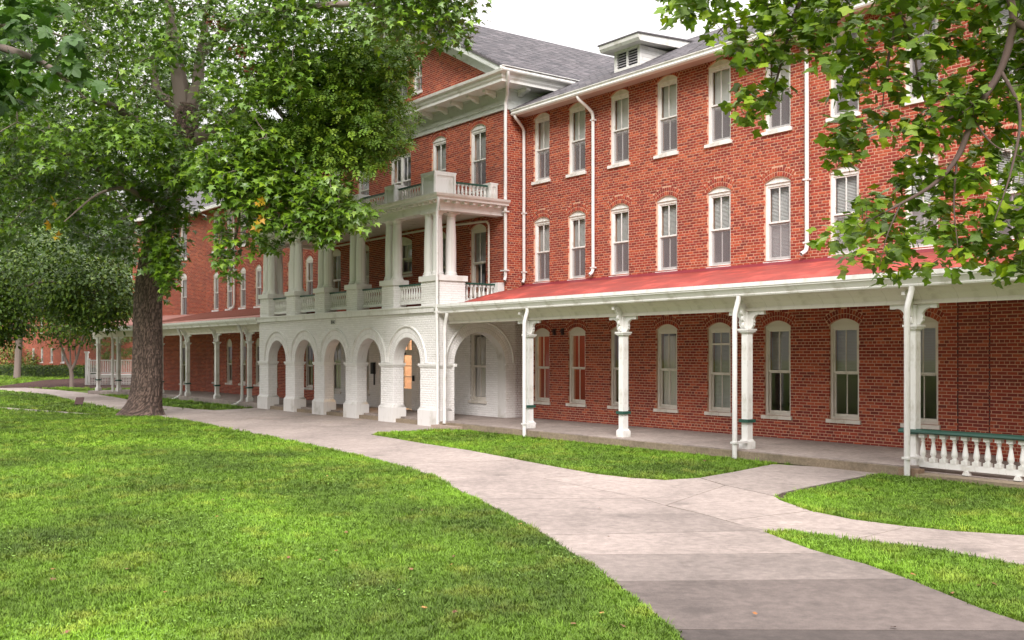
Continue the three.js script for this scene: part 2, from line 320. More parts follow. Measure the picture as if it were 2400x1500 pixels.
const edgeAt = (y) => { for (let i = 1; i < EDGE.length; i++) if (EDGE[i][1] >= y) { const [x0, y0] = EDGE[i - 1], [x1, y1] = EDGE[i], t = (y - y0) / (y1 - y0); return [x0 + (x1 - x0) * t, y]; } return EDGE[EDGE.length - 1]; };
{ // near walk, one slab between two joints: [left end row, right edge points ...]
  const J = [[1118, [1273, 1123]], [1172, [1503, 1170]], [1211, [1640, 1206]], [1258, [1800, 1246], ], [1304, [1935, 1300]], [1366, [2130, 1360]], [1481, [2460, 1484]], [1578, [2700, 1600]]];
  const right = [[1273, 1123], [1390, 1147], [1503, 1170], [1570, 1190], [1640, 1206], [1720, 1229], [1790, 1247], [1800, 1252], [1900, 1290], [1935, 1300], [2030, 1325], [2130, 1362], [2300, 1430], [2460, 1486], [2700, 1600]];
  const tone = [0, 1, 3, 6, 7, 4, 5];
  for (let i = 0; i + 1 < J.length; i++) {
    const [a, ra] = J[i], [b, rb] = J[i + 1];
    const P = [W2(...edgeAt(a)), ...between(a, b), W2(...edgeAt(b)), W2(...rb)];
    for (const r of [...right].reverse()) if (r[1] < rb[1] - 3 && r[1] > ra[1] + 3) P.push(W2(...r));
    P.push(W2(...ra)); slab(P, tone[i]);
  }
  // branch walk to the porch and along it
  slab([[1273, 1123], [1400, 1113], [1480, 1122], [1560, 1127], [1640, 1122], [1700, 1140], [1560, 1187], [1503, 1170], [1390, 1147]].map((p) => W2(...p)), 2);
  slab([[1640, 1122], [1720, 1108], [1812, 1090], [2085, 1106], [1990, 1125], [1900, 1143], [1835, 1157], [1815, 1165], [1700, 1140]].map((p) => W2(...p)), 0);
  slab([[1700, 1140], [1815, 1165], [1830, 1175], [1900, 1200], [1700, 1223], [1640, 1206], [1560, 1187]].map((p) => W2(...p)), 2);
  slab([[1900, 1200], [2000, 1220], [2130, 1237], [2000, 1268], [1870, 1250], [1790, 1247], [1700, 1223]].map((p) => W2(...p)), 2);
  slab([[2130, 1237], [2240, 1248], [2400, 1258], [2500, 1265], [2500, 1345], [2400, 1330], [2300, 1310], [2150, 1285], [2000, 1268]].map((p) => W2(...p)), 2);
  slab([[2500, 1265], [2900, 1290], [2900, 1420], [2500, 1345]].map((p) => W2(...p)), 0);
  // middle walk and the apron before the arches
  slab([...between(1089, 1118), W2(...edgeAt(1118)), W2(1273, 1123), W2(1400, 1113), W2(1300, 1095), W2(1220, 1080), W2(...edgeAt(1090))].reverse(), 0);
  slab([W2(...edgeAt(1090)), W2(1220, 1080), W2(1100, 1057), W2(1000, 1042), W2(...edgeAt(1055)), ...between(1055, 1090)], 2);
  slab([W2(...edgeAt(1055)), W2(1000, 1042), W2(870, 1020), [1.0, 6.0], [-2.2, 6.0], W2(...edgeAt(1028))], 0);
  slab([[1.0, 6.0], [0.75, 3.1], [-4.3, 3.1], [-4.3, 6.0]], 2); slab([[-4.3, 6.0], [-4.3, 3.1], [-9, 3.1], [-9, 6.0]], 0); slab([[-9, 6.0], [-9, 3.1], [-13.9, 3.1], [-13.2, 5.3], [-14.5, 5.6], [-13.5, 6.0]], 2);
  slab([W2(...edgeAt(1028)), [-2.2, 6.0], [-7.5, 6.0], W2(...edgeAt(992))], 2); slab([W2(...edgeAt(992)), [-7.5, 6.0], [-13.5, 6.0], [-14.5, 5.6], W2(...edgeAt(966)), ...between(966, 992)], 0);
  const far = [[-14.6, 8.4, -14.5, 5.6], [-18.5, 8.15, -18.2, 5.85], [-23, 7.9, -23, 5.35], [-28.5, 7.4, -29, 4.8], [-34.3, 7.0, -35, 4.5], [-40.6, 7.6, -40.6, 4.6], [-50, 8.6, -50, 5.6], [-62, 10.5, -62, 7.4]];
  for (let i = 0; i + 1 < far.length; i++) { const a = far[i], b = far[i + 1]; slab([[a[0], a[1]], [a[2], a[3]], [b[2], b[3]], [b[0], b[1]]], i % 2 ? 2 : 0); }
}
{ // second walk crossing the lawn at far left
  const p = structure('path'); slab([[-13.5, 9.8], [-13.5, 10.25], [-40, 17.6], [-40, 16.2]].map(([x, z]) => [x, z]), 0, p); 
}
// ------------------------------------------------------------------ brick wing, right
function interior(parent, x0, x1, zf, floors, zb, mat = roomMat) {
  const g = []; floors.forEach((y) => g.push(bx(x0 + 0.32, x1, y - 0.1, y, zf - 0.32, zb))); g.push(bx(x0, x1, -0.1, floors[floors.length - 1], zb - 0.1, zb));
  for (let x = x0 + 3.7; x < x1 - 2; x += 3.76) g.push(bx(x - 0.05, x + 0.05, 0, floors[floors.length - 1] - 0.1, zf - 0.32, zb));
  mesh('room', join(g), mat, parent);
}
const XS = [0.94, 2.65, 4.54, 6.44, 8.32, 10.2, 12.1, 14.03, 15.95, 17.85]; // window centres along the wall
{
  const W = thing('brick_wing', 'long three-storey red brick wing with narrow arched white windows above the long red porch roof', 'building');
  const L = 21.5, fr = frame(V(0, -0.1, 0), V(1, 0, 0)), holes = [], bricks = [];
  const kinds = { g: ['old_none', 'old_none', 'old_none', 'old_curtain', 'old_transom_full', 'old_half', 'old_half', 'old_half', 'old_half', 'old_half'], s: ['half', 'half', 'half', 'half', 'half', 'full', 'full', 'full', 'half', 'half'], t: ['shade', 'shade', 'shade', 'shade', 'shade', 'shade', 'half', 'half', 'half', 'half'] };
  XS.forEach((x, i) => {
    if (i < 8) { holes.push(hole(x, 0.64, 0.8, 2.19, 0.14)); putWindow(W, fr, x, 0.64, 0.8, 2.19, 0.14, kinds.g[i]); }
    holes.push(hole(x, 4.43, 0.8, 1.94, 0.14)); putWindow(W, fr, x, 4.43, 0.8, 1.94, 0.14, kinds.s[i] + '_nosill');
    holes.push(hole(x, 7.66, 0.8, 2.01, 0.14)); putWindow(W, fr, x, 7.66, 0.8, 2.01, 0.14, kinds.t[i]);
  });
  const wall = mesh('wall', join(wallGeo(fr, [[0, 0], [L, 0], [L, 10.15], [0, 10.15]], holes, 0.3)), mortar, W);
  // blind recess low on the wall beside the last window
  bricksOn(bricks, fr, L, 10.1, [...holes, { x: 15.21, w: 0.68, y0: -1, ys: 3.3, rise: 0 }], { tone: 0.03 });
  for (const x of [14.87, 15.55]) mesh('wall_joint', join(bx(x - 0.014, x + 0.014, 0.0, 3.2, 0, 0.0075)), std([0.05, 0.03, 0.03]), W);
  bricksOn(bricks, frame(V(14.87, -0.1, 0.001), V(1, 0, 0)), 0.68, 3.3, [], { tone: 0.45, phase: 2 });
  pieces(wall, 'brick', 'bricks', brickGeo, BRICK, { roughness: 0.88 }, bricks, 300, (x, y) => (x < 2400 && y > 735 && y < 1060 && x > 1500) || (x < 1880 && y > 420 && y < 620));
  mesh('end_wall', join(bx(L, L + 0.3, -0.1, 12, -7.4, 0), bx(0, L, -0.1, 10, -7.7, -7.4)), brickSolid, W);
  interior(W, 0, L, 0, [-0.02, 3.4, 6.75, 10.1], -3.6);
  // roof
  const roof = grp('roof', W), slope = 0.5, ez = 0.6, ey = 9.87, rz = -3.75, ry = ey + slope * (ez - rz), LEN = Math.hypot(ez - rz, ry - ey);
  const sheet = [[ez, ey], [rz, ry], [-8.0, ry - 0.5 * 4.25], [-8.0, ry - 0.5 * 4.25 - 0.08], [rz, ry - 0.12], [ez, ey - 0.06]];
  mesh('roof_sheet', join(sweepX(sheet, 0.02, L + 0.5)), shingleSheet, roof);
  const sh = [], SP = [[0.07, 0.064, 0.07], [0.09, 0.08, 0.087], [0.05, 0.047, 0.052], [0.12, 0.107, 0.113], [0.08, 0.07, 0.076]];
  const ang = Math.atan(slope);
  for (let r = 0; r * 0.14 < LEN - 0.05; r++) for (let x = 0.05 + (r % 2) * 0.15 + rr(-0.03, 0.03); x < L; x += 0.3) {
    const d = r * 0.14 + 0.07, m = new THREE.Matrix4().makeRotationX(ang + 0.05).setPosition(x + 0.15, ey + Math.sin(ang) * d + 0.012, ez - Math.cos(ang) * d).multiply(new THREE.Matrix4().makeScale(rr(0.26, 0.295), 0.012, 0.18));
    sh.push({ m, c: Math.floor(rnd() * SP.length), v: rr(0.8, 1.2), size: 0.3 });
  }
  pieces(roof, 'shingle', 'shingles', new THREE.BoxGeometry(1, 1, 1), SP, { roughness: 0.95 }, sh, 250, (x, y) => x < 1700);
  // eaves: soffit, fascia, gutter
  mesh('soffit', join(bx(0.03, L + 0.5, 9.72, 9.745, 0.012, 0.5)), std([0.5, 0.38, 0.33]), W);
  const gp = (z, y) => [[z, y], [z + 0.13, y + 0.02], [z + 0.15, y + 0.06], [z + 0.115, y + 0.1], [z + 0.125, y + 0.15], [z + 0.15, y + 0.155], [z + 0.15, y + 0.18], [z + 0.1, y + 0.18], [z + 0.1, y + 0.06], [z + 0.02, y + 0.05], [z + 0.02, y + 0.18], [z, y + 0.18]];
  mesh('gutter', join(sweepX(gp(0.5, 9.67), 0.15, L + 0.5)), trim, W);
  // louvred roof vent
  const D = grp('roof_vent', W), dz = -0.45, x0 = 3.85, x1 = 4.92, yb = 10.38, yt = 11.02;
  mesh('vent_frame', join(bx(x0, x0 + 0.09, yb, yt, dz - 0.08, dz), bx(x1 - 0.09, x1, yb, yt, dz - 0.08, dz), bx(x0 + 0.09, x1 - 0.09, yb, yb + 0.1, dz - 0.08, dz + 0.012), bx(x0 + 0.09, x1 - 0.09, yt - 0.07, yt, dz - 0.08, dz), bx((x0 + x1) / 2 - 0.03, (x0 + x1) / 2 + 0.03, yb + 0.1, yt - 0.07, dz - 0.06, dz - 0.005)), trim, D);
  for (let y = yb + 0.13; y < yt - 0.07; y += 0.075) mesh('louvre', join(bx(x0 + 0.085, x1 - 0.085, -0.007, 0.007, -0.045, 0.045).rotateX(0.7).translate(0, y, dz - 0.06)), std([0.42, 0.4, 0.42]), D);
  mesh('vent_back', join(bx(x0 + 0.05, x1 - 0.05, yb, yt, dz - 0.2, dz - 0.14)), dark, D);
  for (let k = 0; k < 6; k++) { const y = yb - 0.02 + k * 0.108, zb = ez - (y + 0.108 - ey) / slope - 0.12; for (const [xa, xb] of [[x1 - 0.03, x1 + 0.012 - k * 0.0], [x0 - 0.012, x0 + 0.03]]) mesh('clapboard', join(extr([[dz - 0.001, y], [dz - 0.001, y + 0.1], [zb, y + 0.1], [Math.min(dz - 0.02, zb + 0.25), y]].map(([z, yy]) => [-z, yy]), xb - xa).rotateY(Math.PI / 2).translate(xa, 0, 0)), trim, D); }
  mesh('vent_eave', join(extr([[0.28, 11.02], [0.34, 11.1], [0.36, 11.2], [0.3, 11.24], [-1.9, 11.36], [-1.9, 11.1], [-0.02, 11.02]].map(([z, y]) => [-(z + dz), y]), x1 - x0 + 0.6).rotateY(Math.PI / 2).translate(x0 - 0.3, 0, 0)), trim, D);
  mesh('vent_roof', join(extr([[0.38, 11.205], [0.38, 11.245], [-2.2, 11.4], [-2.2, 11.36]].map(([z, y]) => [-(z + dz), y]), x1 - x0 + 0.68).rotateY(Math.PI / 2).translate(x0 - 0.34, 0, 0)), shingleSheet, D);
  // downpipes with brackets
  const straps = (x, z, ys) => ys.map((y) => bx(x - 0.075, x + 0.075, y - 0.02, y + 0.02, z - 0.07, z + 0.06));
  const pipe = (pts, x, z, ys) => mesh('downpipe', join(pipeG(pts, 0.052), straps(x, z, ys)), pipeMat, W);
  pipe([[0.3, 9.68, 0.58], [0.3, 9.6, 0.56], [0.2, 9.42, 0.25], [0.14, 9.3, 0.1], [0.14, 9.1, 0.09], [0.14, 7, 0.09], [0.14, 4.45, 0.09], [0.14, 4.36, 0.14]], 0.14, 0.09, [6.6, 4.7]);
  pipe([[3.35, 9.68, 0.58], [3.37, 9.58, 0.55], [3.45, 9.36, 0.25], [3.5, 9.2, 0.1], [3.5, 9.0, 0.09], [3.5, 7, 0.09], [3.5, 4.6, 0.09], [3.5, 4.47, 0.12], [3.48, 4.4, 0.22]], 3.5, 0.09, [9.0, 4.62]);
  pipe([[11.14, 9.68, 0.58], [11.14, 9.58, 0.55], [11.14, 9.36, 0.25], [11.14, 9.2, 0.1], [11.14, 8, 0.09], [11.14, 6, 0.09], [11.14, 4.62, 0.09], [11.14, 4.5, 0.12], [11.1, 4.42, 0.26]], 11.14, 0.09, [6.2, 4.7]);
  // two small dark wall lamps under the porch
  for (const x of [1.62, 2.02]) mesh('wall_bracket', join(bx(x - 0.04, x + 0.04, 2.64, 2.84, 0.012, 0.08), bx(x - 0.02, x + 0.02, 2.74, 2.78, 0.08, 0.14)), std([0.06, 0.03, 0.03]), W);
}
// lit lamp in the end room, seen through the first windows
function lamp(p, I, label, group) {
  const t = thing('ceiling_lamp', label, 'lamp', group); t.position.copy(p);
  mesh('lamp_globe', new THREE.SphereGeometry(0.11, 16, 12), std([0.9, 0.8, 0.6], { emissive: lin(1, 0.7, 0.4), emissiveIntensity: 3 }), t);
  mesh('stem', new THREE.CylinderGeometry(0.012, 0.012, 0.34, 8).translate(0, 0.27, 0), dark, t);
  const l = new THREE.PointLight(lin(1, 0.68, 0.36), I); l.position.y = -0.17; l.castShadow = true; l.shadow.radius = 5; t.add(l);
}
lamp(V(2.2, 2.69, -2.0), 1.0, 'round glowing lamp inside the ground floor room at the end of the right wing', null);

// ------------------------------------------------------------------ gabled block
const BX0 = -13.4, BZ = 0.7, BC = -6.7;
{
  const B = thing('gabled_block', 'red brick centre block with white cornice, gable and dark shingle roof behind the balcony', 'building');
  const L = 13.4, fr = frame(V(BX0, -0.1, BZ), V(1, 0, 0)), holes = [], bricks = [], wb = [];
  const cols = [-1.58, -3.97, -9.43, -11.8];
  const win = (x, y, w, h, rise, kind, o) => { const X = x - BX0; holes.push(hole(X, y + 0.1, w, h, rise, o)); putWindow(B, fr, X, y + 0.1, w, h, rise, kind); };
  cols.forEach((x, i) => {
    win(x, 7.5, 0.92, 2.05, 0.16, i === 0 ? 'half_nosill' : 'full_nosill'); win(x, 4.0, 0.92, 2.22, 0.16, ['half_old', 'old_full', 'old_curtain', 'old_half'][i] + '_nosill');
    if (i !== 1) win(x, 0.5, 0.92, 2.3, 0, 'old_curtain');
  });
  win(BC + 0.1, 7.5, 1.5, 1.95, 0, 'double_none_nosill'); win(BC, 4.98, 1.85, 1.22, 0.2, 'old_double_shade');
  holes.push(hole(BC - BX0, 0.101, 1.8, 2.75, 0)); // the entrance
  const wall = mesh('wall', join(wallGeo(fr, [[0, 3.4], [L, 3.4], [L, 10.1], [0, 10.1]], holes.filter((q) => q.y0 > 3.4), 0.35), bx(-0.302, -0.002, 3.3, 11.1, -7.5, BZ - 0.36), bx(BX0 + 0.002, BX0 + 0.3, 3.3, 11.1, -7.5, BZ - 0.36)), mortar, B);
  bricksOn(bricks, fr, L, 10.05, holes, { y0: CO * 47, tone: 0.03 });
  bricksOn(bricks, frame(V(0, -0.1, BZ - 0.005), V(0, 0, -1)), 0.69, 10.0, [], { y0: CO * 59, tone: 0.05, phase: 1 });
  // gable brickwork
  const gy = 10.95, ga = 14.75, gfr = frame(V(BX0, 0, BZ), V(1, 0, 0)), halfW = (y) => Math.max(0, (ga - y) / 0.53), gh = [hole(BC + 1.3 - BX0, 11.56, 0.62, 1.15, 0), hole(BC - 1.3 - BX0, 11.56, 0.62, 1.15, 0), hole(BC - BX0, 11.56, 1.2, 1.3, 0.6)];
  putWindow(B, gfr, BC + 1.3 - BX0, 11.56, 0.62, 1.15, 0, 'none'); putWindow(B, gfr, BC - 1.3 - BX0, 11.56, 0.62, 1.15, 0, 'none'); putWindow(B, gfr, BC - BX0, 11.56, 1.2, 1.3, 0.6, 'none');
  mesh('gable_wall', join(wallGeo(gfr, [[0.02, gy], [L - 0.02, gy], [L / 2, ga]], gh, 0.35)), mortar, B);
  bricksOn(bricks, gfr, L, ga, gh, { y0: gy, top: (y) => { const w = Math.min(L / 2, halfW(y)); return w > 0.1 ? [L / 2 - w, L / 2 + w] : null; } });
  pieces(wall, 'brick', 'bricks', brickGeo, BRICK, { roughness: 0.88 }, bricks, 300, (x, y) => x > 1040 && y > 250 && y < 640);
  // white painted ground floor behind the arches
  const fr0 = frame(V(BX0, -0.1, BZ), V(1, 0, 0)), lower = mesh('painted_wall', join(wallGeo(fr0, [[0, 0], [L, 0], [L, 3.39], [0, 3.39]], holes.filter((q) => q.y0 < 3.4), 0.35)), whiteMortar, B);
  bricksOn(wb, fr0, L, 3.35, holes.filter((q) => q.y0 < 3.4), { nc: WBRICK.length });
  pieces(lower, 'painted_brick', 'painted_bricks', brickGeo, WBRICK, { roughness: 0.7 }, wb, 60, (x, y) => x > 1070 && y > 780);
  mesh('back_wall', join(bx(BX0, 0, -0.1, 10.9, -9.9, -9.6), bx(BX0, BX0 + 0.3, -0.1, 10.9, -9.6, -7.5), bx(-0.3, 0, -0.1, 10.9, -9.6, -7.5), bx(BX0 + 0.002, BX0 + 0.3, -0.1, 3.3, -7.5, BZ - 0.36), bx(-0.302, -0.002, -0.1, 3.3, -7.5, BZ - 0.36)), brickSolid, B);
  interior(B, BX0, -0.31, BZ - 0.04, [-0.02, 3.4, 6.75, 10.1], -3.0); 
  // entrance doors
  for (const s of [-1, 1]) {
    const d = grp('door', B), x = BC + s * 0.45, y0 = 0.02; d.position.set(x, y0, BZ - 0.16);
    const w = 0.43; mesh('door_frame', join(bx(-w, -w + 0.1, 0, 2.1, -0.025, 0.025), bx(w - 0.1, w, 0, 2.1, -0.025, 0.025), bx(-w + 0.1, w - 0.1, 1.98, 2.1, -0.025, 0.025), bx(-w + 0.1, w - 0.1, 0.62, 0.75, -0.025, 0.025), bx(-w + 0.1, w - 0.1, 0, 0.2, -0.025, 0.025), bx(-w + 0.1, w - 0.1, 0.2, 0.62, -0.012, 0.008), bx(-w + 0.1, w - 0.1, 1.17, 1.2, -0.02, 0.02), bx(-w + 0.1, w - 0.1, 1.57, 1.6, -0.02, 0.02)), cream, d);
    for (const [a, b] of [[0.75, 1.17], [1.2, 1.57], [1.6, 1.98]]) mesh('pane', new THREE.PlaneGeometry(0.66, b - a).translate(0, (a + b) / 2, 0), glass, d);
    mesh('door_handle', join(bx(-s * (w - 0.06) - 0.025, -s * (w - 0.06) + 0.025, 0.7, 1.02, 0.026, 0.07)), dark, d);
    mesh('door_closer', join(bx(-s * 0.3 - 0.12, -s * 0.3 + 0.12, 2.0, 2.08, 0.026, 0.09)), dark, d);
  }
  const tr = grp('transom', B); tr.position.set(BC, 2.14, BZ - 0.16);
  mesh('transom_frame', join(bx(-0.9, 0.9, -0.02, 0.06, -0.05, 0.05), bx(-0.9, -0.82, 0.06, 0.6, -0.05, 0.05), bx(0.82, 0.9, 0.06, 0.6, -0.05, 0.05), bx(-0.82, 0.82, 0.52, 0.6, -0.05, 0.05), ...[-0.42, 0, 0.42].map((x) => bx(x - 0.025, x + 0.025, 0.06, 0.52, -0.04, 0.04))), cream, tr);
  for (const x of [-0.63, -0.21, 0.21, 0.63]) mesh('pane', new THREE.PlaneGeometry(0.37, 0.46).translate(x, 0.29, 0), glass, tr);
  mesh('keypad', join(bx(BC + 1.02, BC + 1.12, 1.06, 1.26, BZ + 0.012, BZ + 0.06)), dark, B);
  mesh('wall_telephone', join(bx(-8.62, -8.44, 1.28, 1.72, BZ + 0.012, BZ + 0.14), bx(-8.58, -8.48, 0.85, 1.28, BZ + 0.012, BZ + 0.03)), dark, B);
  // frieze, cornice and its brackets
  const cx0 = BX0 - 0.001, fz = BZ + 0.04;
  mesh('frieze', join(bx(cx0 - 0.02, 0.04, 9.9, 9.98, BZ, fz + 0.03), bx(cx0 - 0.02, 0.03, 9.98, 10.06, BZ, fz + 0.015), bx(cx0 - 0.02, 0.05, 10.06, 10.2, BZ, fz + 0.05), bx(cx0 - 0.02, 0.02, 10.2, 10.5, BZ, fz), bx(cx0 - 0.02, 0.05, 10.5, 10.58, BZ, fz + 0.03), bx(0.003, 0.05, 9.9, 10.2, -2, BZ), bx(0.003, 0.02, 10.2, 10.5, -2, BZ), bx(0.003, 0.05, 10.5, 10.58, -2, BZ)), frieze, B);
  const cor = [[BZ - 0.1, 10.58], [1.35, 10.58], [1.35, 10.66], [1.4, 10.72], [1.42, 10.8], [1.5, 10.84], [1.52, 10.92], [BZ - 0.1, 10.97]];
  mesh('cornice', join(sweepPath(cor.map(([z, y]) => [z - BZ, y]), [[BX0, -2.9], [BX0, BZ], [0, BZ], [0, -2.9]])), white, B);
  for (let x = -0.55; x > BX0; x -= 0.95) mesh('bracket', join(extr([[0.04, 10.575], [0.48, 10.575], [0.48, 10.5], [0.4, 10.46], [0.28, 10.47], [0.18, 10.42], [0.04, 10.36]].map(([z, y]) => [-(z + fz - 0.03), y]), 0.16).rotateY(Math.PI / 2).translate(x - 0.08, 0, 0)), white, B);
  for (const z of [0.1]) mesh('bracket', join(extr([[0.05, 10.575], [0.5, 10.575], [0.5, 10.5], [0.4, 10.46], [0.28, 10.47], [0.18, 10.42], [0.05, 10.36]], 0.16).translate(0, 0, z)), white, B);
  // roof and rakes
  const S = 0.53, ex = 0.85, ey = 10.98, rz = 14.98, run = ex - BC, ang = Math.atan2(rz - ey, run), LEN = Math.hypot(run, rz - ey);
  const roof = grp('roof', B), z0 = -10.2, z1 = 1.42;
  mesh('roof_sheet', join(extr([[ex, ey], [BC, rz], [2 * BC - ex, ey], [2 * BC - ex, ey - 0.07], [BC, rz - 0.12], [ex, ey - 0.07]], z1 - z0).translate(0, 0, z0)), shingleSheet, roof);
  const SP = [[0.07, 0.064, 0.07], [0.09, 0.08, 0.087], [0.05, 0.047, 0.052], [0.12, 0.107, 0.113], [0.08, 0.07, 0.076]], sh = [];
  for (let r = 0; r * 0.14 < LEN - 0.06; r++) for (let z = z1 - 0.16 - (r % 2) * 0.15; z > z0; z -= 0.3) {
    const d = r * 0.14 + 0.06, m = new THREE.Matrix4().makeRotationZ(-ang - 0.05).setPosition(ex - Math.cos(ang) * d, ey + Math.sin(ang) * d + 0.012, z).multiply(new THREE.Matrix4().makeScale(0.18, 0.012, rr(0.26, 0.295)));
    sh.push({ m, c: Math.floor(rnd() * 5), v: rr(0.8, 1.2), size: 0.3 });
  }
  pieces(roof, 'shingle', 'shingles', new THREE.BoxGeometry(1, 1, 1), SP, { roughness: 0.95 }, sh, 250, (x) => x > 1100);
  for (const s of [1, -1]) {
    const P = [[ex, ey - 0.08], [BC, rz - 0.13], [BC, rz - 0.75], [ex - 1.15, ey - 0.02], [ex - 0.2, ey - 0.02]], Q = [[ex + 0.0, ey - 0.075], [BC, rz - 0.125], [BC, rz - 0.36], [ex - 0.42, ey - 0.03]];
    const fl = (p) => p.map(([x, y]) => s > 0 ? [x, y] : [2 * BC - x, y]);
    mesh('rake', join(extr(fl(P), 0.28).translate(0, 0, BZ + 0.02), extr(fl(Q), 0.36).translate(0, 0, BZ + 0.33)), frieze, B);
  }
  const gp = [[0, 0], [0.12, 0.02], [0.14, 0.06], [0.11, 0.1], [0.12, 0.15], [0.14, 0.16], [0.14, 0.18], [0.1, 0.18], [0.1, 0.05], [0.02, 0.05], [0.02, 0.18], [0, 0.18]];
  mesh('gutter', join(extr(gp.map(([a, b]) => [a + 0.74, b + 10.84]), 3.9).translate(0, 0, -2.4)), trim, B);
  mesh('downpipe', join(pipeG([[0.82, 10.86, 1.25], [0.8, 10.75, 1.22], [0.6, 10.5, 1.1], [0.25, 10.3, 0.85], [0.1, 10.1, 0.8], [0.08, 9.8, 0.79], [0.08, 7.4, 0.79], [0.08, 4.5, 0.79], [0.09, 4.4, 0.84]], 0.055), bx(-0.04, 0.2, 6.58, 6.62, BZ + 0.02, BZ + 0.16), bx(-0.12, 0.2, 4.7, 4.74, BZ + 0.02, BZ + 0.16)), pipeMat, B);
}
lamp(V(BC, 2.95, -1.2), 10, 'glowing globe lamp hanging in the hall behind the glazed entrance doors', null);

// ------------------------------------------------------------------ white entrance porch with balconies
const PIERS = [[-13.6, -12.72], [-11.05, -10.23], [-8.55, -7.73], [-6.07, -5.25], [-3.58, -2.76], [-1.1, 0]], PZ = 3.25;
const PX0 = -13.6;
function balusterGeo(h, r) { // square ends, turned middle
  const s = r * 2, e = h * 0.14;
  return join(bx(-r, r, 0, e, -r, r), bx(-r, r, h - e, h, -r, r), lathe([[r * 0.75, e], [r * 0.9, e + h * 0.02], [r * 0.6, e + h * 0.05], [r * 0.98, e + h * 0.13], [r * 0.95, e + h * 0.22], [r * 0.55, e + h * 0.5], [r * 0.45, e + h * 0.6], [r * 0.75, e + h * 0.62], [r * 0.5, e + h * 0.65], [r * 0.95, h - e]], 12));
}
{
  const P = thing('entrance_porch', 'white painted brick entrance porch of five arches carrying paired columns and balustraded balconies', 'porch');
  const fr = frame(V(PX0, GY, PZ), V(1, 0, 0)), L = -PX0, hs = [], wb = [];
  for (let i = 0; i < 5; i++) { const a = PIERS[i][1] - PX0, b = PIERS[i + 1][0] - PX0; hs.push({ x: (a + b) / 2, w: b - a, y0: 0.001, ys: 1.95, rise: (b - a) / 2, ring: 0.3, rows: 2 }); }
  const top = 3.34 - GY;
  // front wall outline with the openings cut from the ground up
  const out = [[0, 0]]; hs.forEach((h) => { out.push([h.x - h.w / 2, 0], [h.x - h.w / 2, h.ys]); for (let i = 1; i < 24; i++) { const t = Math.PI - Math.PI * i / 24; out.push([h.x + Math.cos(t) * h.w / 2, h.ys + Math.sin(t) * h.w / 2]); } out.push([h.x + h.w / 2, h.ys], [h.x + h.w / 2, 0]); }); out.push([L, 0], [L, top], [0, top]);
  const T = 0.38, side = (x, flip) => { // side wall with one wide arch, outline in (u = -z)
    const s = flip ? -1 : 1, w = 1.97, c = PZ - 1.715, o = [[T + 0.003, 0], [c - w / 2, 0], [c - w / 2, 1.95]]; for (let i = 1; i < 24; i++) { const t = Math.PI - Math.PI * i / 24; o.push([c + Math.cos(t) * w / 2, 1.95 + Math.sin(t) * w / 2]); }
    o.push([c + w / 2, 1.95], [c + w / 2, 0], [PZ - 0.002, 0], [PZ - 0.002, top], [T + 0.003, top]);
    return { g: wallGeo(frame(V(x, GY, PZ), V(0, 0, -1)), o, [], 0.42), h: { x: c, w, y0: 0.001, ys: 1.95, rise: w / 2 - 1e-4, ring: 0.3, rows: 2 } };
  };
  const sr = side(-0.002), sl = side(PX0 + 0.422);
  const wall = mesh('arcade_wall', join(wallGeo(fr, out, [], T), sr.g, sl.g), whiteMortar, P);
  bricksOn(wb, fr, L, top, hs, { nc: 4 });
  bricksOn(wb, frame(V(-0.004, GY, PZ), V(0, 0, -1)), PZ - 0.01, top, [sr.h], { nc: 4, phase: 2 });
  bricksOn(wb, frame(V(PX0 + 0.42, GY, PZ - T), V(0, 0, -1)), PZ - T - 0.75, top, [{ ...sl.h, x: sl.h.x - T }], { nc: 4, phase: 2 });
  for (const [, x] of PIERS.slice(0, 5)) bricksOn(wb, frame(V(x, GY, PZ), V(0, 0, -1)), T, 1.9, [], { nc: 4, phase: 1 });
  pieces(wall, 'painted_brick', 'painted_bricks', brickGeo, WBRICK, { roughness: 0.7 }, wb, 300, (x, y) => x > 880 && y > 720);
  // hood mouldings, imposts, plinths
  const hood = (R, r) => new THREE.TorusGeometry(R, r, 8, 40, Math.PI);
  hs.forEach((h) => mesh('hood_mould', join(hood(h.w / 2 + 0.345, 0.04).scale(1, 1, 1.1).translate(PX0 + h.x, GY + 1.97, PZ + 0.01)), white, P));
  mesh('hood_mould', join(hood(1.3, 0.04).rotateY(Math.PI / 2).translate(0.008, GY + 1.97, 1.715)), white, P);
  const ring = (x0, x1, z0, z1, y0, y1, e) => bx(x0 - e, x1 + e, y0, y1, z0 - e, z1 + e);
  PIERS.forEach(([a, b], i) => {
    const zb = PZ - T; mesh('impost', join(ring(a, b, zb, PZ, 1.64, 1.69, 0.035), ring(a, b, zb, PZ, 1.69, 1.752, 0.06)), white, P);
    const e = 0.065; mesh('plinth', join(ring(a, b, zb, PZ, GY, 0.3, e), (() => { const g = new THREE.CylinderGeometry(0.5, 0.5, 0.09, 4, 1).rotateY(Math.PI / 4); const p = g.attributes.position; for (let k = 0; k < p.count; k++) { const t = p.getY(k) > 0; p.setXYZ(k, Math.sign(p.getX(k)) * ((b - a) / 2 + (t ? 0.008 : e - 0.005)) * (Math.abs(p.getX(k)) > 0.01 ? 1 : 0) + (a + b) / 2, p.getY(k) + 0.345, Math.sign(p.getZ(k)) * (T / 2 + (t ? 0.008 : e - 0.005)) * (Math.abs(p.getZ(k)) > 0.01 ? 1 : 0) + PZ - T / 2); } g.computeVertexNormals(); return g; })()), whiteMortar, P);
  });
  mesh('impost', join(ring(-0.42, 0, 2.665, 2.667, 1.66, 1.75, 0.04)), white, P);
  // floor, ceiling, string course
  mesh('floor', join(bx(PX0 + 0.02, -0.02, GY, 0, 0.71, 3.02)), concrete[1], P);
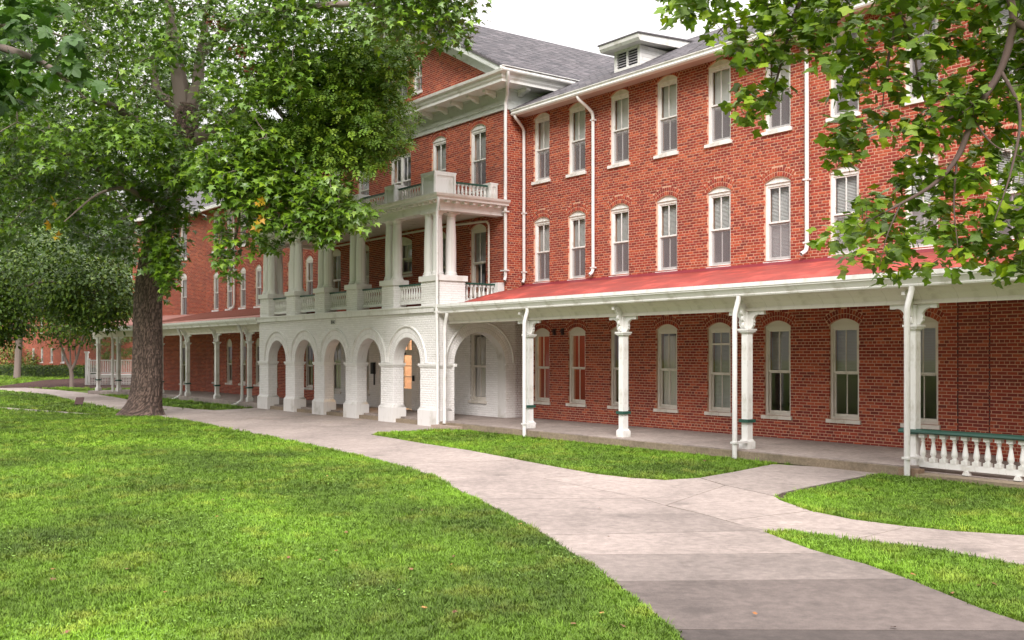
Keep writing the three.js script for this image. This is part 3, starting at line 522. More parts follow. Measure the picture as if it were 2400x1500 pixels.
  hs.forEach((h) => mesh('step', join(bx(PX0 + h.x - h.w / 2 + 0.005, PX0 + h.x + h.w / 2 - 0.005, GY, -0.06, 3.025, 3.2)), slabEdge, P));
  mesh('ceiling', join(bx(PX0 + 0.02, -0.02, 3.2, 3.34, 0.72, PZ - T - 0.01)), cream, P);
  mesh('string_course', join(bx(PX0 - 0.1, 0.1, 3.345, 3.5, 0.72, PZ + 0.1), bx(PX0 - 0.13, 0.13, 3.5, 3.55, 0.72, PZ + 0.13)), white, P);
  // pedestals, columns
  const px = PIERS.map(([a, b]) => [a, b]), colG = lathe([[0.21, 0], [0.21, 0.05], [0.175, 0.06], [0.2, 0.09], [0.175, 0.13], [0.168, 0.15], [0.17, 0.7], [0.162, 1.2], [0.14, 1.78], [0.136, 1.8], [0.16, 1.82], [0.14, 1.84], [0.14, 1.88], [0.175, 1.93], [0.2, 1.95], [0.2, 1.99]], 20);
  const column = (x, z) => { const c = grp('column', P); c.position.set(x, 4.482, z); mesh('shaft', colG, white, c); mesh('capital', join(bx(-0.21, 0.21, 1.955, 1.998, -0.21, 0.21)), white, c); };
  const pb = [];
  const ped = (x0, x1, z0, z1) => {
    mesh('pedestal', join(bx(x0, x1, 3.55, 4.31, z0, z1)), whiteMortar, P); mesh('pedestal_cap', join(bx(x0 - 0.06, x1 + 0.06, 4.312, 4.48, z0 - 0.06, z1 + 0.06)), white, P);
    bricksOn(pb, frame(V(x0, 3.55, z1), V(1, 0, 0)), x1 - x0, 0.75, [], { nc: 4 }); bricksOn(pb, frame(V(x1, 3.55, z1), V(0, 0, -1)), z1 - z0, 0.75, [], { nc: 4 });
  };
  px.forEach(([a, b], i) => {
    const last = i === 5, first = i === 0, z0 = last || first ? 2.28 : 2.75; ped(a + 0.02, b - 0.02, z0, PZ - 0.02);
    const c = last ? -0.73 : (a + b) / 2; column(c - 0.235, 3.0); column(c + 0.235, 3.0); if (last) column(-0.495, 2.5); if (first) column(a + 0.25, 2.5);
  });
  pieces(wall, 'pedestal_brick', 'pedestal_bricks', brickGeo, WBRICK, { roughness: 0.7 }, pb, 100);
  // balustrades
  const bal1 = balusterGeo(0.5, 0.048), bal2 = balusterGeo(0.4, 0.05);
  const rail = (x0, x1, z, y0, y1, geo, pitch, alongZ) => {
    const len = x1 - x0, n = Math.round(len / pitch), g = grp('balustrade', P); g.position.set(alongZ ? z : x0, y0, alongZ ? x1 : z); if (alongZ) g.rotation.y = Math.PI / 2;
    mesh('bottom_rail', join(bx(0.004, len - 0.004, 0, 0.09, -0.06, 0.06)), white, g); mesh('top_rail', join(bx(0.004, len - 0.004, y1 - y0 - 0.055, y1 - y0, -0.08, 0.08)), green, g);
    for (let i = 0; i < n; i++) { const b = mesh('baluster', geo, white, g); b.position.set((i + 0.5) * len / n, 0.09, 0); }
  };
  for (let i = 0; i < 5; i++) rail(px[i][1] - 0.015, px[i + 1][0] + 0.015, 2.95, 3.66, 4.305, bal1, 0.152);
  rail(0.98, 2.27, -0.3, 3.66, 4.305, bal1, 0.16, true);
  mesh('pedestal', join(bx(-0.5, -0.08, 3.55, 4.34, 0.72, 0.975)), white, P);
  // entablature
  const ent = (z) => [[z - 0.5, 6.482], [z - 0.08, 6.482], [z - 0.08, 6.6], [z - 0.06, 6.6], [z - 0.06, 6.74], [z - 0.02, 6.78], [z + 0.2, 6.78], [z + 0.2, 6.84], [z + 0.27, 6.88], [z + 0.3, 6.95], [z - 0.5, 6.955]];
  mesh('entablature', join(sweepPath(ent(0), [[PX0, 0.74], [PX0, PZ], [0, PZ], [0, 0.74]])), white, P);
  for (let x = -0.1; x > PX0; x -= 0.32) mesh('dentil', join(bx(x - 0.05, x + 0.05, 6.7, 6.775, PZ - 0.058, PZ + 0.13)), white, P);
  for (let z = 3.0; z > 0.8; z -= 0.32) mesh('dentil', join(bx(-0.058, 0.13, 6.7, 6.775, z - 0.05, z + 0.05)), white, P);
  mesh('balcony_ceiling', join(bx(PX0 + 0.5, -0.5, 6.6, 6.9, 0.72, PZ - 0.5)), cream, P);
  // parapet
  const pd = (x0, x1, z0, z1, h) => { const g = grp('parapet_pedestal', P); mesh('pedestal_body', join(bx(x0, x1, 6.957, h - 0.05, z0, z1)), white, g); mesh('pedestal_cap', join(bx(x0 - 0.03, x1 + 0.03, h - 0.048, h, z0 - 0.03, z1 + 0.03)), white, g);
    for (const q of [[x0, x1, 0], [z0, z1, 1]]) { const [a, b, s] = q, e = 0.07, f = (u0, u1, y0, y1) => s ? bx(x1, x1 + 0.03, y0, y1, u0, u1) : bx(u0, u1, y0, y1, z1, z1 + 0.03); mesh('panel_moulding', join(f(a, a + e, 6.96, h - 0.05), f(b - e, b, 6.96, h - 0.05), f(a + e, b - e, 6.96, 6.96 + e), f(a + e, b - e, h - 0.05 - e, h - 0.05)), white, g); } };
  pd(-1.2, -0.45, 2.36, 3.13, 7.74);
  px.slice(0, 5).forEach(([a, b], i) => pd((a + b) / 2 - 0.3, (a + b) / 2 + 0.3, 2.7, 3.14, 7.62));
  for (let i = 0; i < 5; i++) rail((px[i][0] + px[i][1]) / 2 + 0.31, (i === 4 ? -1.21 : (px[i + 1][0] + px[i + 1][1]) / 2 - 0.31), 2.92, 6.98, 7.5, bal2, 0.165);
  pd(-0.82, -0.45, 0.74, 1.0, 7.58); rail(1.03, 2.35, -0.62, 6.98, 7.5, bal2, 0.15, true);
  // corner downpipe, small white conduit, number plate
  mesh('downpipe', join(pipeG([[0.2, 6.8, 3.42], [0.2, 6.7, 3.42], [0.12, 6.45, 3.4], [0.1, 6.3, 3.4], [0.1, 4.6, 3.4], [0.1, 3.5, 3.41], [0.1, 1.8, 3.38], [0.1, -0.19, 3.38]], 0.05), bx(0.0, 0.17, 3.3, 3.36, 3.27, 3.44)), pipeMat, P);
  mesh('conduit', join(pipeG([[-0.75, 4.0, 0.85], [-0.75, 5.5, 0.85], [-0.75, 6.28, 0.85], [-0.85, 6.38, 0.87], [-3, 6.45, 0.9], [-8, 6.45, 0.9], [-13, 6.45, 0.9]], 0.035)), cream, P);
  const np = grp('number_plate', P); np.position.set(-7.0, 3.2, PZ + 0.012);
  mesh('plate', join(bx(-0.17, 0.17, -0.1, 0.1, 0, 0.015)), white, np);
  const font = await new FontLoader().loadAsync('fonts/droid/droid_sans_bold.typeface.json');
  const tg = new TextGeometry('8040', { font, size: 0.13, depth: 0.004, curveSegments: 4 }); tg.computeBoundingBox(); const bb = tg.boundingBox; tg.translate(-(bb.min.x + bb.max.x) / 2, -(bb.min.y + bb.max.y) / 2, 0.0155); tg.scale(0.3 / (bb.max.x - bb.min.x), 1, 1);
  mesh('digits', tg, dark, np);
}

// ------------------------------------------------------------------ covered walkways
const redRoof = std([0.45, 0.075, 0.058], { roughness: 0.62, map: rep(tex(512, 512, (u, v) => { const a = fbm(u * 7, v * 7, 91, 5, 7), b = fbm(u * 30, v * 30, 95, 3, 30); const k = 0.84 + 0.3 * (a - 0.5) + 0.14 * (b - 0.5), f = Math.max(0, a - 0.58) * 1.2; return [k + f, k * 0.97 + f * 1.1, k * 0.95 + f]; }), 0.3) });
const flash = std([0.2, 0.02, 0.03], { roughness: 0.6 });
const salmon = std([0.55, 0.25, 0.2], { roughness: 0.75, map: rep(speck, 0.6) });
const postGeo = (() => { const s = 0.083; return join(bx(-s, s, 0.19, 2.52, -s, s), bx(-0.125, 0.125, 0, 0.16, -0.125, 0.125), extr([[-0.125, 0.16], [0.125, 0.16], [0.088, 0.2], [-0.088, 0.2]], 0.2).translate(0, 0, -0.1), bx(-0.1, 0.1, 2.5, 2.525, -0.1, 0.1), bx(-0.13, 0.13, 2.525, 2.56, -0.13, 0.13), bx(-0.15, 0.15, 2.56, 2.6, -0.15, 0.15), bx(-s, s, 2.6, 2.97, -s, s)); })();
const bracketShape = (() => { const s = new THREE.Shape(); s.moveTo(0.08, 2.602); s.lineTo(0.14, 2.602); s.lineTo(0.2, 2.68); s.lineTo(0.19, 2.71); s.lineTo(0.21, 2.74); s.quadraticCurveTo(0.2, 2.76, 0.19, 2.8); s.quadraticCurveTo(0.22, 2.89, 0.31, 2.9); s.lineTo(0.33, 2.915); s.lineTo(0.36, 2.9); s.lineTo(0.48, 2.9); s.lineTo(0.48, 2.978); s.lineTo(0.08, 2.978); s.closePath(); return s; })();
const bracketX = new THREE.ExtrudeGeometry(bracketShape, { depth: 0.07, bevelEnabled: false, curveSegments: 6 }).translate(0, 0, -0.035);
const scallop = (() => { const s = new THREE.Shape(); s.moveTo(0.085, 2.62); s.lineTo(0.13, 2.62); s.quadraticCurveTo(0.17, 2.68, 0.12, 2.74); s.quadraticCurveTo(0.2, 2.8, 0.15, 2.88); s.quadraticCurveTo(0.24, 2.93, 0.19, 3.0); s.quadraticCurveTo(0.26, 3.1, 0.3, 3.14); s.lineTo(0.36, 3.14); s.lineTo(0.36, 3.2); s.lineTo(0.085, 3.27); s.closePath(); return new THREE.ExtrudeGeometry(s, { depth: 0.07, bevelEnabled: false, curveSegments: 6 }).translate(0, 0, -0.035).rotateY(-Math.PI / 2); })();
const bracketGeo = join(bracketX, bracketX.clone().rotateY(Math.PI)), scallopGeo = join(scallop);
function post(parent, x, y = 0, z = 2.87) {
  const p = grp('post', parent); p.position.set(x, y, z);
  mesh('shaft', postGeo, trim, p); mesh('bracket', bracketGeo, trim, p); mesh('bracket', scallopGeo, trim, p);
  mesh('collar', join(bx(-0.13, 0.13, 0.57, 0.64, -0.13, 0.13)), green, p);
}
function walkwayTop(W, x0, x1, hipL, hipR, roofMat, lumps) {
  mesh('beam', join(bx(x0, x1, 2.985, 3.3, 2.8, 2.93), bx(x0, x1, 2.98, 3.03, 2.93, 2.955), bx(x0, x1, 3.03, 3.05, 2.93, 2.94)), cream, W);
  mesh('soffit', join(extr([[2.93, 3.06], [3.0, 3.16], [3.12, 3.25], [3.3, 3.285], [3.3, 3.3], [2.93, 3.3]].map(([z, y]) => [-z, y]), x1 - x0).rotateY(Math.PI / 2).translate(x0, 0, 0)), cream, W);
  mesh('ceiling', join(bx(x0, x1, 3.27, 3.295, 0.02, 2.8)), cream, W);
  mesh('gutter', join(sweepX([[3.24, 3.285], [3.33, 3.285], [3.345, 3.315], [3.33, 3.33], [3.35, 3.36], [3.39, 3.42], [3.42, 3.44], [3.42, 3.46], [3.44, 3.475], [3.44, 3.56], [3.38, 3.56], [3.38, 3.46], [3.28, 3.4], [3.24, 3.4]], x0 - 0.12, x1)), trim, W);
  // roof sheet with a rounded lower edge and slight dents
  const nx = Math.round((x1 - x0) * 5), nz = 16, p = [], idx = [];
  for (let j = 0; j <= nz; j++) for (let i = 0; i <= nx; i++) {
    const t = j / nz, z = 3.34 - t * 3.33; let y = 3.58 + 0.66 * Math.min(1, t * 1.02) + 0.1 * Math.pow(Math.sin(Math.min(1, t * 2.2) * Math.PI / 2), 1) * (1 - t) - (j === 0 ? 0.05 : 0);
    const l = x0 + hipL * (1 - t) * 1.0, r = x1 - hipR * (1 - t), x = l + (r - l) * i / nx;
    if (hipL) y -= 0.3 * Math.max(0, 1 - (x - l) / 0.5) ** 2 * Math.min(1, t * 5) * (1 - t);
    y += lumps * (fbm(x * 1.3, z * 2, 101, 3) - 0.5) * (t < 0.9 ? 1 : 0.2); p.push(x, y, z);
  }
  for (let j = 0; j < nz; j++) for (let i = 0; i < nx; i++) { const k = j * (nx + 1) + i; idx.push(k, k + 1, k + nx + 1, k + 1, k + nx + 2, k + nx + 1); }
  const g = new THREE.BufferGeometry(); g.setAttribute('position', new THREE.Float32BufferAttribute(p, 3)); g.setIndex(idx); g.computeVertexNormals();
  const und = g.clone(); mesh('roof', uvm(g), roofMat, W);
  mesh('roof_edge', join(bx(x0 + hipL, x1 - hipR, 3.5, 3.575, 3.2, 3.335)), flash, W);
  mesh('flashing', join(extr([[0.012, 4.2], [0.012, 4.31], [0.03, 4.31], [0.12, 4.26], [0.25, 4.215], [0.25, 4.2]].map(([z, y]) => [-z, y]), x1 - x0).rotateY(Math.PI / 2).translate(x0, 0, 0)), flash, W);
}
{
  const W = thing('covered_walkway', 'long covered porch with bracketed white posts and red metal roof along the right brick wing', 'porch');
  mesh('floor', join(poly([[0.02, 3.26], [3.9, 3.26], [3.9, 0.02], [0.02, 0.02]].reverse(), 0, 0.26)), concrete[0], W);
  for (let i = 0; i < 4; i++) { const a = 3.908 + i * 3.0, b = i === 3 ? 15.78 : a + 2.994; mesh('floor', join(poly([[a, 3.26], [b, 3.26], [b, 0.02], [a, 0.02]].reverse(), 0, 0.15)), concrete[i % 2 ? 2 : 0], W); }
  mesh('slab_edge', join(bx(0.1, 15.75, -0.18, -0.02, 3.265, 3.3), bx(0.1, 15.75, -0.24, -0.18, 3.1, 3.24)), slabEdge, W);
  mesh('floor', join(poly([[15.79, 3.0], [21.5, 3.0], [21.5, 0.02], [15.79, 0.02]].reverse(), -0.1, 0.15)), concrete[1], W);
  mesh('kerb', join(bx(15.95, 21.5, -0.26, -0.115, 2.98, 3.36)), slabEdge, W);
  for (const [a, b, y, h, z] of [[15.6, 15.8, -0.17, 0.13, 3.33], [15.81, 15.98, -0.16, 0.12, 3.3], [15.62, 15.83, -0.26, 0.085, 3.32], [15.84, 16.0, -0.26, 0.09, 3.34]]) mesh('corner_stone', join(bx(a, b, y, y + h, 3.1, z)), std([0.4, 0.28, 0.2], { map: rep(concTex, 0.7) }), W);
  for (const x of [3.98, 7.77, 11.67]) post(W, x); post(W, 15.63); post(W, 19.5);
  walkwayTop(W, 0.06, 21.4, 1.05, 0, redRoof, 0.075);
  // rain pipes before the posts
  const rp = (x, z, foot) => mesh('downpipe', join(pipeG([[x + 0.06, 3.3, 3.31], [x + 0.05, 3.2, 3.31], [x, 2.9, z], [x, 2.75, z], [x, 1.5, z], [x, 0.3, z], [x, -0.19, foot]], 0.055), bx(x - 0.07, x + 0.07, 0.14, 0.18, z - 0.35, z + 0.065)), pipeMat, W);
  for (const px of [1229, 1722, 2126]) rp(onZ(px, 3.37), 3.37, 3.37);
  mesh('downpipe', join(pipeG([[0.55, 3.3, 3.33], [0.53, 3.2, 3.33], [0.4, 2.95, 3.3], [0.38, 2.8, 3.3], [0.38, 1.5, 3.3], [0.38, -0.05, 3.31]], 0.06)), pipeMat, W);
  mesh('splash_block', join(bx(0.1, 1.35, -0.2, -0.09, 3.31, 3.62)), std([0.62, 0.5, 0.42], { map: rep(concTex, 0.7) }), W);
  // railing beyond the last post
  const R = grp('railing', W); R.position.set(15.72, 0, 2.9); const len = 5.2;
  mesh('top_rail', join(sweepX([[-0.1, 0.585], [0.1, 0.585], [0.12, 0.61], [0.11, 0.645], [0.03, 0.668], [-0.03, 0.668], [-0.11, 0.645], [-0.12, 0.61]], -0.33, len)), green, R);
  mesh('bottom_rail', join(bx(0.0, len, -0.025, 0.075, -0.05, 0.05)), trim, R);
  const bg = balusterGeo(0.51, 0.056); for (let i = 0; i < 24; i++) { const b = mesh('baluster', bg, trim, R); b.position.set(0.11 + i * 0.205, 0.075, 0); }
  for (const x of [0.98, 1.9, 3.0, 4.1]) mesh('foot', join(extr([[-0.03, -0.026], [0.03, -0.026], [0.07, -0.114], [-0.07, -0.114]], 0.12).translate(x, 0, -0.02)), trim, R);
}
// ------------------------------------------------------------------ left wing and its walkway
{
  const W = thing('brick_wing', 'red brick wing behind the big tree trunk with pale salmon porch roof', 'building');
  const L = 15, X0 = -28.4, fr = frame(V(X0, -0.1, 0), V(1, 0, 0)), holes = [], bricks = [];
  [-15.72, -17.6, -19.48, -21.36, -23.3, -25.1, -26.98].forEach((x, i) => {
    const X = x - X0; holes.push(hole(X, 0.64, 0.8, 2.0, 0.3, { ring: 0.2 })); putWindow(W, fr, X, 0.64, 0.8, 2.0, 0.3, 'old_none');
    holes.push(hole(X, 4.5, 0.8, 1.85, 0.2)); putWindow(W, fr, X, 4.5, 0.8, 1.85, 0.2, 'half'); holes.push(hole(X, 7.66, 0.8, 2.01, 0.14)); putWindow(W, fr, X, 7.66, 0.8, 2.01, 0.14, 'half');
  });
  const g1 = wallGeo(fr, [[0, 0], [L, 0], [L, 10.15], [0, 10.15]], holes, 0.3); bricksOn(bricks, fr, L, 10.1, holes);
  // canted end
  const a = 15.8 * Math.PI / 180, u = V(Math.cos(a), 0, -Math.sin(a)), L2 = 7.0, fr2 = frame(V(X0, -0.1, 0).addScaledVector(u, -L2), u), h2 = [];
  const w2 = (d, y, w, h, r, k) => { const x = L2 - d; h2.push(hole(x, y, w, h, r, { ring: 0.2 })); putWindow(W, fr2, x, y, w, h, r, k); };
  w2(2.05, 0.5, 0.62, 2.1, 0.28, 'old_none'); w2(5.35, 1.4, 1.0, 1.15, 0.35, 'old_double_none'); w2(2.05, 4.25, 0.62, 2.15, 0.26, 'half_nosill'); w2(5.35, 5.0, 1.05, 1.5, 0.36, 'double_none'); w2(2.05, 7.45, 0.62, 2.0, 0.2, 'half'); w2(5.35, 7.9, 1.05, 1.6, 0.3, 'double_none');
  const g2 = wallGeo(fr2, [[0, 0], [L2, 0], [L2, 10.15], [0, 10.15]], h2, 0.3); bricksOn(bricks, fr2, L2, 10.1, h2);
  const wall = mesh('wall', join(g1, g2), mortar, W);
  pieces(wall, 'brick', 'bricks', brickGeo, BRICK, { roughness: 0.88 }, bricks, 0);
  const e = fr2.elements, left = V(X0, 0, 0).addScaledVector(u, -L2);
  mesh('end_wall', join(bx(left.x - 0.3, left.x, -0.1, 10.1, -7.7, left.z - 0.3), bx(left.x, BX0, -0.1, 10, -7.7, -7.4)), brickSolid, W);
  interior(W, left.x, BX0, 0, [-0.02, 3.4, 6.75, 10.1], -3.6);
  mesh('roof', join(sweepX([[0.6, 9.87], [-3.75, 12.05], [-8, 9.9], [-8, 9.8], [-3.75, 11.93], [0.6, 9.81]], X0 - 0.2, BX0 - 0.02), (() => { const g = sweepX([[0.6, 9.86], [-3.75, 12.04], [-8, 9.89], [-8, 9.8], [-3.75, 11.92], [0.6, 9.8]], -L2 - 0.4, 0); return g.rotateY(a).translate(X0, 0.003, 0); })()), shingleSheet, W);
  mesh('gutter', join(bx(X0, BX0 - 0.02, 9.68, 9.85, 0.5, 0.64), bx(-L2, 0, 9.68, 9.85, 0.5, 0.64).rotateY(a).translate(X0, 0, 0)), trim, W);
  mesh('downpipe', join(pipeG([[-24.2, 9.68, 0.56], [-24.2, 9.3, 0.1], [-24.2, 7, 0.09], [-24.2, 4.6, 0.09], [-24.22, 4.4, 0.14], [-24.4, 4.36, 0.24]], 0.06)), pipeMat, W);
}
{
  const W = thing('covered_walkway', 'covered porch with white posts and salmon roof seen beyond the arches by the tree trunk', 'porch');
  const X0 = -28.4, a = 15.8 * Math.PI / 180;
  mesh('floor', join(poly([[X0 - 0.4, 3.26], [-13.65, 3.26], [-13.65, 0.02], [X0, 0.02]].reverse(), 0, 0.26)), concrete[0], W);
  for (const x of [-15.55, -19.3, -23.15, -27.1]) post(W, x);
  walkwayTop(W, X0, -13.65, 0, 0, salmon, 0.015);
  for (let i = 0; i < 46; i++) mesh('roof_rib', join(bx(-0.012, 0.012, -0.01, 0.022, -1.55, 1.55).rotateX(0.2).translate(-13.9 - i * 0.31, 3.97, 1.68)), salmon, W);
  const rp = (x, z) => mesh('downpipe', join(pipeG([[x + 0.1, 3.3, 3.33], [x, 2.9, z], [x, 1.5, z], [x, 0.3, z], [x, 0.05, z + 0.02], [x - 0.1, -0.1, z + 0.2], [x - 0.15, -0.17, z + 0.4]], 0.06)), pipeMat, W); rp(-15.75, 3.12); rp(-23.35, 3.12);
  const T = grp('turned_bay', W); T.position.set(X0, 0, 0); T.rotation.y = a;
  const L2 = 6.3; mesh('floor', join(bx(-L2, 0.3, -0.25, -0.004, 0.02, 3.24)), concrete[0], T); mesh('beam', join(bx(-L2, 0, 2.985, 3.3, 2.8, 2.95)), cream, T); mesh('gutter', join(bx(-L2, 0, 3.29, 3.55, 3.2, 3.42)), trim, T); mesh('ceiling', join(bx(-L2, 0.4, 3.272, 3.292, 0.02, 2.8)), cream, T);
  mesh('roof', join(sweepX([[3.36, 3.56], [0.02, 4.24], [0.02, 4.2], [3.36, 3.5]], -L2, 0.3)), salmon, T);
  for (const x of [-3.85, -5.85]) { mesh('post', postGeo, trim, T).position.set(x, 0, 2.87); mesh('bracket', bracketGeo, trim, T).position.set(x, 0, 2.87); mesh('collar', join(bx(-0.13, 0.13, 0.57, 0.64, -0.13, 0.13).translate(x, 0, 2.87)), green, T); }
  mesh('downpipe', join(pipeG([[-4.0, 3.3, 3.3], [-4.05, 2.8, 3.1], [-4.05, 1.5, 3.1], [-4.05, -0.15, 3.1]], 0.06)), pipeMat, T);
}
// ------------------------------------------------------------------ leaves
function leafGeo(outline, droop, fold) { // outline in the x-y plane, tip along +y; a fan from the middle of the blade
  const P = [], c = [0, 0.42], z = (x, y) => -droop * ((x * x) + (y - 0.35) * (y - 0.35)) + fold * Math.abs(x);
  const pt = ([x, y]) => [x, y, z(x, y)];
  for (let i = 0; i < outline.length; i++) P.push(...pt(c), ...pt(outline[i]), ...pt(outline[(i + 1) % outline.length]));
  const g = new THREE.BufferGeometry(); g.setAttribute('position', new THREE.Float32BufferAttribute(P, 3)); g.computeVertexNormals(); g.setAttribute('uv', new THREE.Float32BufferAttribute(new Float32Array(P.length / 3 * 2), 2)); return g;
}
const mirror = (r) => [...r, ...r.slice(0, -1).reverse().map(([x, y]) => [-x, y])].filter((p, i, a) => !(i && p[0] === 0 && a[i - 1][0] === 0));
const starLeaf = leafGeo(mirror([[0, 0.12], [0.12, 0.13], [0.36, 0.02], [0.22, 0.26], [0.56, 0.46], [0.2, 0.5], [0, 1]]), 0.28, 0.1);
const tulipLeaf = leafGeo(mirror([[0, 0], [0.2, 0.02], [0.44, 0.16], [0.3, 0.36], [0.36, 0.58], [0.46, 0.8], [0.2, 0.84], [0, 0.74]]), 0.22, 0.12);
const mapleLeaf = leafGeo(mirror([[0, 0.02], [0.22, 0.06], [0.4, 0.16], [0.3, 0.28], [0.6, 0.46], [0.42, 0.5], [0.46, 0.66], [0.22, 0.6], [0.2, 0.8], [0, 1]]), 0.25, 0.08);
const ovalLeaf = leafGeo([[0, 0], [0.22, 0.3], [0.18, 0.7], [0, 1], [-0.18, 0.7], [-0.22, 0.3]], 0.2, 0.1);
const sprigGeo = (() => { const g = []; for (let i = 0; i < 7; i++) { const s = i === 6 ? 0 : (i % 2 ? 1 : -1), y = Math.floor(i / 2) * 0.24; g.push(ovalLeaf.clone().scale(0.42, 0.42, 0.42).rotateX(rr(-0.3, 0.3)).rotateZ(-s * 1.05).translate(s * 0.02, y, 0)); } return mergeGeometries(g.map(flat)); })();
function leafMatrix(p, n, tip, s) {
  n = n.clone().normalize(); const t = tip.clone().sub(n.clone().multiplyScalar(tip.dot(n))); if (t.lengthSq() < 1e-4) t.set(1, 0, 0).sub(n.clone().multiplyScalar(n.x)); t.normalize();
  return new THREE.Matrix4().makeBasis(t.clone().cross(n), t, n).scale(V(s, s, s)).setPosition(p);
}
const rv = () => V(rr(-1, 1), rr(-1, 1), rr(-1, 1));
function inPoly(x, y, P) { let c = false; for (let i = 0, j = P.length - 1; i < P.length; j = i++) if ((P[i][1] > y) !== (P[j][1] > y) && x < (P[j][0] - P[i][0]) * (y - P[i][1]) / (P[j][1] - P[i][1]) + P[i][0]) c = !c; return c; }
const clear = (p) => !(p.y < 8.2 && p.z < 4.0 && p.x > -14.5 && p.x < 1.2) && !(p.z < 2.4 && p.x > -14.5) && !(p.x <= -14.5 && p.x > -42 && p.z < (p.y < 4.6 ? 4.2 : 1.2));
// leaves hang in clusters round a twig end; one cluster is a loose drooping ball
function cluster(list, c, R, n, size, out, o = {}) {
  const { up = 0.9, spread = 0.75, flat = 0.6, nc = 6 } = o;
  for (let i = 0; i < n; i++) {
    const d = rv(); if (d.lengthSq() > 1) { i--; continue; }
    const p = c.clone().add(V(d.x * R, d.y * R * flat - 0.25 * R * (d.x * d.x + d.z * d.z), d.z * R)); if (!clear(p)) continue;
    const s = size * rr(0.72, 1.2);
    list.push({ m: leafMatrix(p, V(0, up, 0).addScaledVector(out, 0.55).addScaledVector(d, 0.35).addScaledVector(rv(), spread), d.clone().multiplyScalar(0.8).add(out).add(V(0, -0.7, 0)), s), c: Math.floor(rnd() * nc), v: rr(0.75, 1.25), size: s });
  }
}
function leafPieces(parent, name, geo, pal, list, most, gloss, trans, see, spec = 0.55) {
  const opt = { roughness: gloss, transmission: trans, thickness: 0, side: THREE.DoubleSide, specularIntensity: spec };
  const mk = (c) => new THREE.MeshPhysicalMaterial({ color: Array.isArray(c) ? lin(...c) : c, ...opt });
  const mats = pal.map(mk), q = V(0, 0, 0);
  for (const p of list) { q.setFromMatrixPosition(p.m); const [x, y, D] = proj(q); p.big = D > 0.5 && x > 0 && x < 2400 && y > 0 && y < 1500 && (!see || see(x, y)) ? p.size / D : 0; }
  const order = list.map((p, i) => i).sort((a, b) => list[b].big - list[a].big); let n = 0;
  while (n < Math.min(most, order.length) && list[order[n]].big > 0) { const p = list[order[n++]], m = mesh(n > 1 ? name + '_' + String(n - 1).padStart(3, '0') : name, geo, mats[p.c], parent); p.m.decompose(m.position, m.quaternion, m.scale); }
  const left = order.slice(n); if (!left.length) return;
  const im = new THREE.InstancedMesh(geo, mk(0xffffff), left.length); im.name = 'foliage'; im.userData.kind = 'stuff'; im.castShadow = im.receiveShadow = true; const c = new THREE.Color();
  left.forEach((i, k) => { const p = list[i]; im.setMatrixAt(k, p.m); c.copy(mats[p.c].color).multiplyScalar(p.v); im.setColorAt(k, c); }); parent.add(im);
}
const fbmw = (u, v) => { const w = vnoise(u * 4, v * 4, 115, 4) - 0.5; return 0.62 * vnoise(u * 26 + w * 1.5, v * 10, 111, 0) + 0.38 * vnoise(u * 52, v * 26, 112, 0); };
const barkTex = tex(512, 512, (u, v) => { const r = Math.abs(fbmw(u, v) - 0.5) * 2, k = 0.62 + 0.55 * Math.min(1, r * 2.6) + 0.2 * (hash(u * 512, v * 512, 2) - 0.5); return [k * 0.6, k * 0.54, k * 0.51]; });
const barkH = tex(512, 512, (u, v) => Math.min(1, Math.abs(fbmw(u, v) - 0.5) * 5), false);
const bark = std([0.43, 0.37, 0.345], { roughness: 0.95, map: rep(barkTex, 0.85, 0.6), bumpMap: rep(barkH, 0.85, 0.6), bumpScale: 0.02 });
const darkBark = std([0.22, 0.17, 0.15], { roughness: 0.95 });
const backlitYoungBark = std([0.12, 0.078, 0.07], { roughness: 0.9 }); // smooth purplish-brown young wood, its colour darkened for the backlit bough
const GREEN = [[0.13, 0.25, 0.014], [0.11, 0.21, 0.014], [0.17, 0.3, 0.014], [0.085, 0.17, 0.016], [0.21, 0.34, 0.014], [0.12, 0.22, 0.018]];
const FRESH = [[0.15, 0.26, 0.02], [0.12, 0.22, 0.02], [0.19, 0.31, 0.022], [0.09, 0.17, 0.02], [0.23, 0.34, 0.025], [0.13, 0.24, 0.02]];
function inCrown(polyg, n, depth, holes, fn) { // twig ends inside an outline seen in the photograph, at depths the tree's own size allows
  const xs = polyg.map((p) => p[0]), ys = polyg.map((p) => p[1]), x0 = Math.min(...xs), x1 = Math.max(...xs), y0 = Math.min(...ys), y1 = Math.max(...ys);
  for (let i = 0, k = 0; i < n && k < n * 30; k++) {
    const x = rr(x0, x1), y = rr(y0, y1); if (!inPoly(x, y, polyg) || holes.some(([a, b, r, s]) => ((x - a) / r) ** 2 + ((y - b) / (s ?? r)) ** 2 < 1)) continue;
    const D = Array.isArray(depth) ? rr(...depth) : depth(x, y), c = at(x, y, D); if (!clear(c) || c.y < 0.6) continue; fn(c, x, y, D); i++;
  }
}
const pts = (l, D) => l.map(([x, y, d]) => at(x, y, d ?? D));
let limbPts = [];
function limbs(parent, list, D, mat) { for (const [l, r] of list) { const P = pts(l, D); mesh('limb', tube(P, r, 8, 0.3), mat, parent); const c = new THREE.CatmullRomCurve3(P, false, 'centripetal'); for (let i = 0; i <= 14; i++) limbPts.push(c.getPoint(i / 14)); } }
